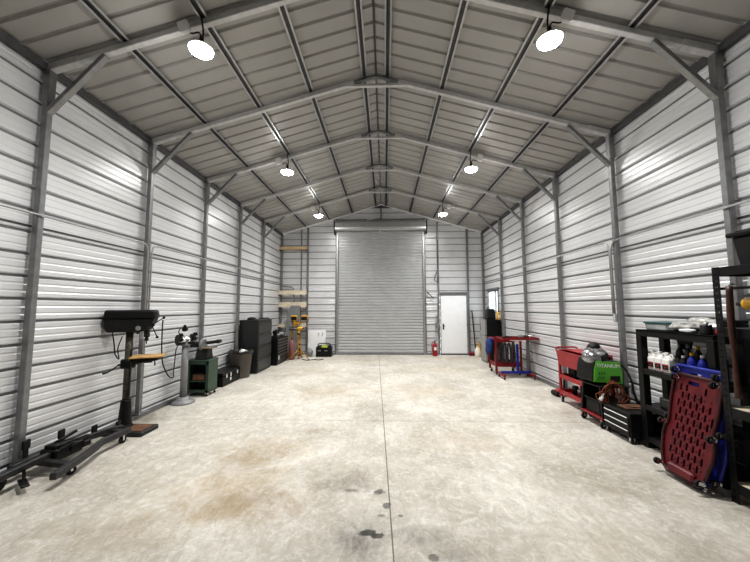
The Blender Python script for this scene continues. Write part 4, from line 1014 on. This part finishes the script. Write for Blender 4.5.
# mechanic's creepers leaning on the bench
def creeper(lb, loc, rot, m, frame):
    t = thing('mechanic_creeper', lb, 'creeper', loc, rot)
    # outline in the local xz plane, x towards the viewer's right
    half = [(.13,-.03),(.185,.005),(.215,.09),(.238,.20),(.245,.30),(.240,.365),(.222,.40),(.212,.44),(.218,.50),(.226,.60),(.228,.80),(.215,.865),(.19,.885)]
    outl = [(x,z) for x, z in half]+[(-x,z) for x, z in reversed(half)]
    holes = []
    rows = [.10+.074*i for i in range(10)]
    for r, z in enumerate(rows):
        cols = [-.15+.06*i for i in range(6)] if r % 2 else [-.12+.06*i for i in range(5)]
        for x in cols:
            if z > .70 and abs(x) < .09: continue
            if z > .66 and x > .1: continue
            holes.append((x-.010,x+.010,z-.031,z+.031))
    holes += [(-.085,.02,.80,.835),(.175,.20,.485,.56)]
    # plate cut on a grid of cells
    th = .016
    bm = bmesh.new()
    vs = [bm.verts.new((x,0,z)) for x, z in outl]; 
    es = [bm.edges.new((vs[i],vs[(i+1)%len(vs)])) for i in range(len(vs))]
    for x0,x1,z0,z1 in holes:
        q = [bm.verts.new(p) for p in ((x0,0,z0),(x1,0,z0),(x1,0,z1),(x0,0,z1))]
        es += [bm.edges.new((q[i],q[(i+1)%4])) for i in range(4)]
    bmesh.ops.triangle_fill(bm, use_beauty=True, use_dissolve=False, edges=es)
    # drop faces that fell inside a hole
    bad = []
    for f in bm.faces:
        c = f.calc_center_median()
        if any(x0 < c.x < x1 and z0 < c.z < z1 for x0,x1,z0,z1 in holes): bad.append(f)
    bmesh.ops.delete(bm, geom=bad, context='FACES_ONLY')
    g = bmesh.ops.extrude_face_region(bm, geom=bm.faces[:]); 
    for v in g['geom']:
        if isinstance(v, bmesh.types.BMVert): v.co.y += th
    bmesh.ops.recalc_face_normals(bm, faces=bm.faces[:])
    b = B(); b.bm.free(); b.bm = bm
    # raised pegs between the slots
    for r, z in enumerate(rows):
        for i in range(5):
            x = -.12+.06*i+(.0 if r % 2 else .03)
            if abs(x) < .16 and not (z > .70): b.box((x,-.004,z+.0),(.014,.010,.010),.002)
    b.build('deck',m,t)
    b = B(); pts = [(x,-.006,z) for x, z in outl]; b.tube(pts+[pts[0]],.015,8); b.build('rim',frame,t)
    b = B(); b.box((0,-.012,.02),(.26,.05,.075),.016); b.build('head_rest',m,t)
    for x, z in ((-.205,.02),(.205,.02),(-.238,.40),(.238,.40),(-.19,.845),(.19,.845)):
        b = B(); b.cyl((x-.012,-.055,z-.004),(x+.012,-.055,z-.004),.030,seg=16,bev=.004); w_ = b.build('caster','rubber',t)
        b = B(); b.box((x-.016,-.04,z),(.004,.05,.03),.001); b.box((x+.016,-.04,z),(.004,.05,.03),.001); b.cyl((x,-.02,z),(x,-.005,z),.022,seg=10); b.build('caster_fork','chrome',w_)
    return t
creeper('dark red slotted creeper board on casters leaning against the bench', (2.79,3.12,.075), (-math.radians(14),0,-PI/2), 'darkred','darkredrim')
creeper('blue creeper board on casters leaning behind the red creeper', (2.925,3.135,.079), (-math.radians(6.5),0,-PI/2), 'blue','blue').scale = (1.06,1,1.06)

# tall slotted rack at the right edge
RX0, RX1, RY0, RY1 = 2.95, 3.42, 1.62, 2.86
t = thing('slotted_rack', 'tall black slotted steel shelving rack at the right edge', 'shelving rack', ((RX0+RX1)/2,(RY0+RY1)/2,0))
hx, hy = (RX1-RX0)/2, (RY1-RY0)/2
for sx_ in (-1,1):
    for sy_ in (-1,1):
        b = B(); w_ = .058; x0, y0 = sx_*hx, sy_*hy
        # L-shaped post with real punched slots: built from strips between the holes
        nslot = 36; pit = 1.92/nslot
        for axis in (0,1):
            for k in range(nslot):
                z0_, z1_ = k*pit, k*pit+pit*.62
                zc, hh = (z0_+z1_)/2, z1_-z0_
                zg = k*pit+pit*.81; hg = pit*.38
                if axis == 0:
                    b.box((x0-sx_*w_/2,y0,zc),(w_,.004,hh))
                    for q in (.010,.029,.048): b.box((x0-sx_*q,y0,zg),(.020 if q != .029 else .008,.004,hg))
                else:
                    b.box((x0,y0-sy_*w_/2,zc),(.004,w_,hh))
                    for q in (.010,.029,.048): b.box((x0,y0-sy_*q,zg),(.004,.020 if q != .029 else .008,hg))
        b.build('leg','black',t)
for z in (1.88,1.37,.72,.12):
    b = B()
    for s in (-1,1): b.box((s*(hx-.008),0,z),(.014,2*hy-.01,.075),.003); b.box((0,s*(hy-.008),z),(2*hx-.01,.014,.075),.003)
    f = b.build('beam','black',t)
    b = B(); b.box((0,0,z+.03),(2*hx-.03,2*hy-.03,.014)); b.build('shelf_board','paleply' if z < 1 else 'char',f)
b = B(); b.box((-hx+.03,0.0,1.735),(.02,2*hy-.02,.022),.003); b.build('hang_bar','black',t)
t = thing('storage_tote', 'black plastic tote with lid on top of the slotted rack', 'tote', (3.255,2.57,1.918))
b = B(); b.box((0,0,.13),(.28,.46,.26),.02,taper=(1.18,1.12)); b.build('tote_body','blackplast',t)
b = B(); b.box((0,0,.275),(.37,.57,.04),.014); b.box((0,0,.30),(.30,.48,.02),.01); b.build('lid','black',t)
b = B(); b.box((-.165,0,.19),(.03,.14,.04),.01); b.build('handle','black',t)
t = thing('wooden_shaft', 'long dark brown wooden tool handle hanging on the front of the rack', 'tool handle', (2.915,2.70,.86))
b = B(); n_ = 18; pts = []; rr = []
for i in range(n_+1):
    u = i/n_; pts.append((.006*math.sin(u*5),.012*math.sin(u*4),.89*u)); rr.append(.019+.006*(u>.75)*(u-.75)*4+.004*math.cos(u*9))
b.tube(pts,rr,12); b.build('handle','handlewood',t)
b = B(); b.tube([(0,0,.885),(.01,0,.91),(.045,0,.905)],.006,6); b.build('hook','steel',t)
t = thing('power_drill', 'yellow power tool lying on the rack shelf at the right edge', 'power tool', (3.205,2.70,1.408))
b = B(); b.cyl((0,.16,.20),(0,-.10,.20),.048,seg=18,bev=.015); b.box((0,-.04,.10),(.05,.06,.16),.015); b.build('tool_body','yellow',t)
b = B(); b.box((0,-.04,.03),(.07,.11,.06),.012); b.build('battery','blackplast',t)
b = B(); b.cyl((0,.16,.20),(0,.22,.20),.026,.018,seg=14); b.build('chuck','blackplast',t)
rk = [('black tool box on the rack shelf behind the yellow power tool',3.32,2.62,1.408,(.14,.20,.13),'black'),('dark box on the middle rack shelf near the wooden handle',3.22,2.62,.758,(.26,.30,.22),'char'),('dark crate on the bottom shelf of the slotted rack',3.20,2.55,.158,(.30,.38,.26),'blackplast')]
for lb,x,y,z,d,mm in rk:
    t = thing('storage_box', lb, 'box', (x,y,z)); b = B(); b.box((0,0,d[2]/2),d,.01,taper=(1.04,1.04)); b.build('box_body',mm,t)
    b = B(); b.box((0,0,d[2]+.006),(d[0]*1.06,d[1]*1.06,.022),.006); cabinet_handle(b,(-d[0]*.53,-.05,d[2]*.6),(-d[0]*.53,.05,d[2]*.6),(-.018,0,0),.006); b.build('lid','black',t)

# ------------------------------------------------------------------ world, camera
w = bpy.data.worlds.new('world'); SC.world = w; w.use_nodes = True
bg = w.node_tree.nodes['Background']; bg.inputs[0].default_value = (.92,.96,1,1); bg.inputs[1].default_value = 6.0
F_PX, PITCH, YAW, ROLL = 321.6453, .0818, -.0304, .0029
c, s = math.cos(YAW), math.sin(YAW); rx, fy = Vector((c,-s,0)), Vector((s,c,0)); uz = Vector((0,0,1))
c, s = math.cos(PITCH), math.sin(PITCH); fwd = c*fy+s*uz; up = -s*fy+c*uz
c, s = math.cos(ROLL), math.sin(ROLL); right = c*rx-s*up; up2 = s*rx+c*up
cd = bpy.data.cameras.new('camera'); cam = bpy.data.objects.new('camera', cd); COL.objects.link(cam)
R = Matrix((right, up2, -fwd)).transposed().to_4x4()
cam.matrix_world = Matrix.Translation((.1171,0,1.5866)) @ R
cd.sensor_fit = 'HORIZONTAL'; cd.sensor_width = 36; cd.lens = 36*F_PX/750; cd.clip_start = .05
SC.camera = cam
SC.view_settings.view_transform = 'Standard'; SC.view_settings.look = 'Medium High Contrast'
SC.view_settings.exposure = 0.1
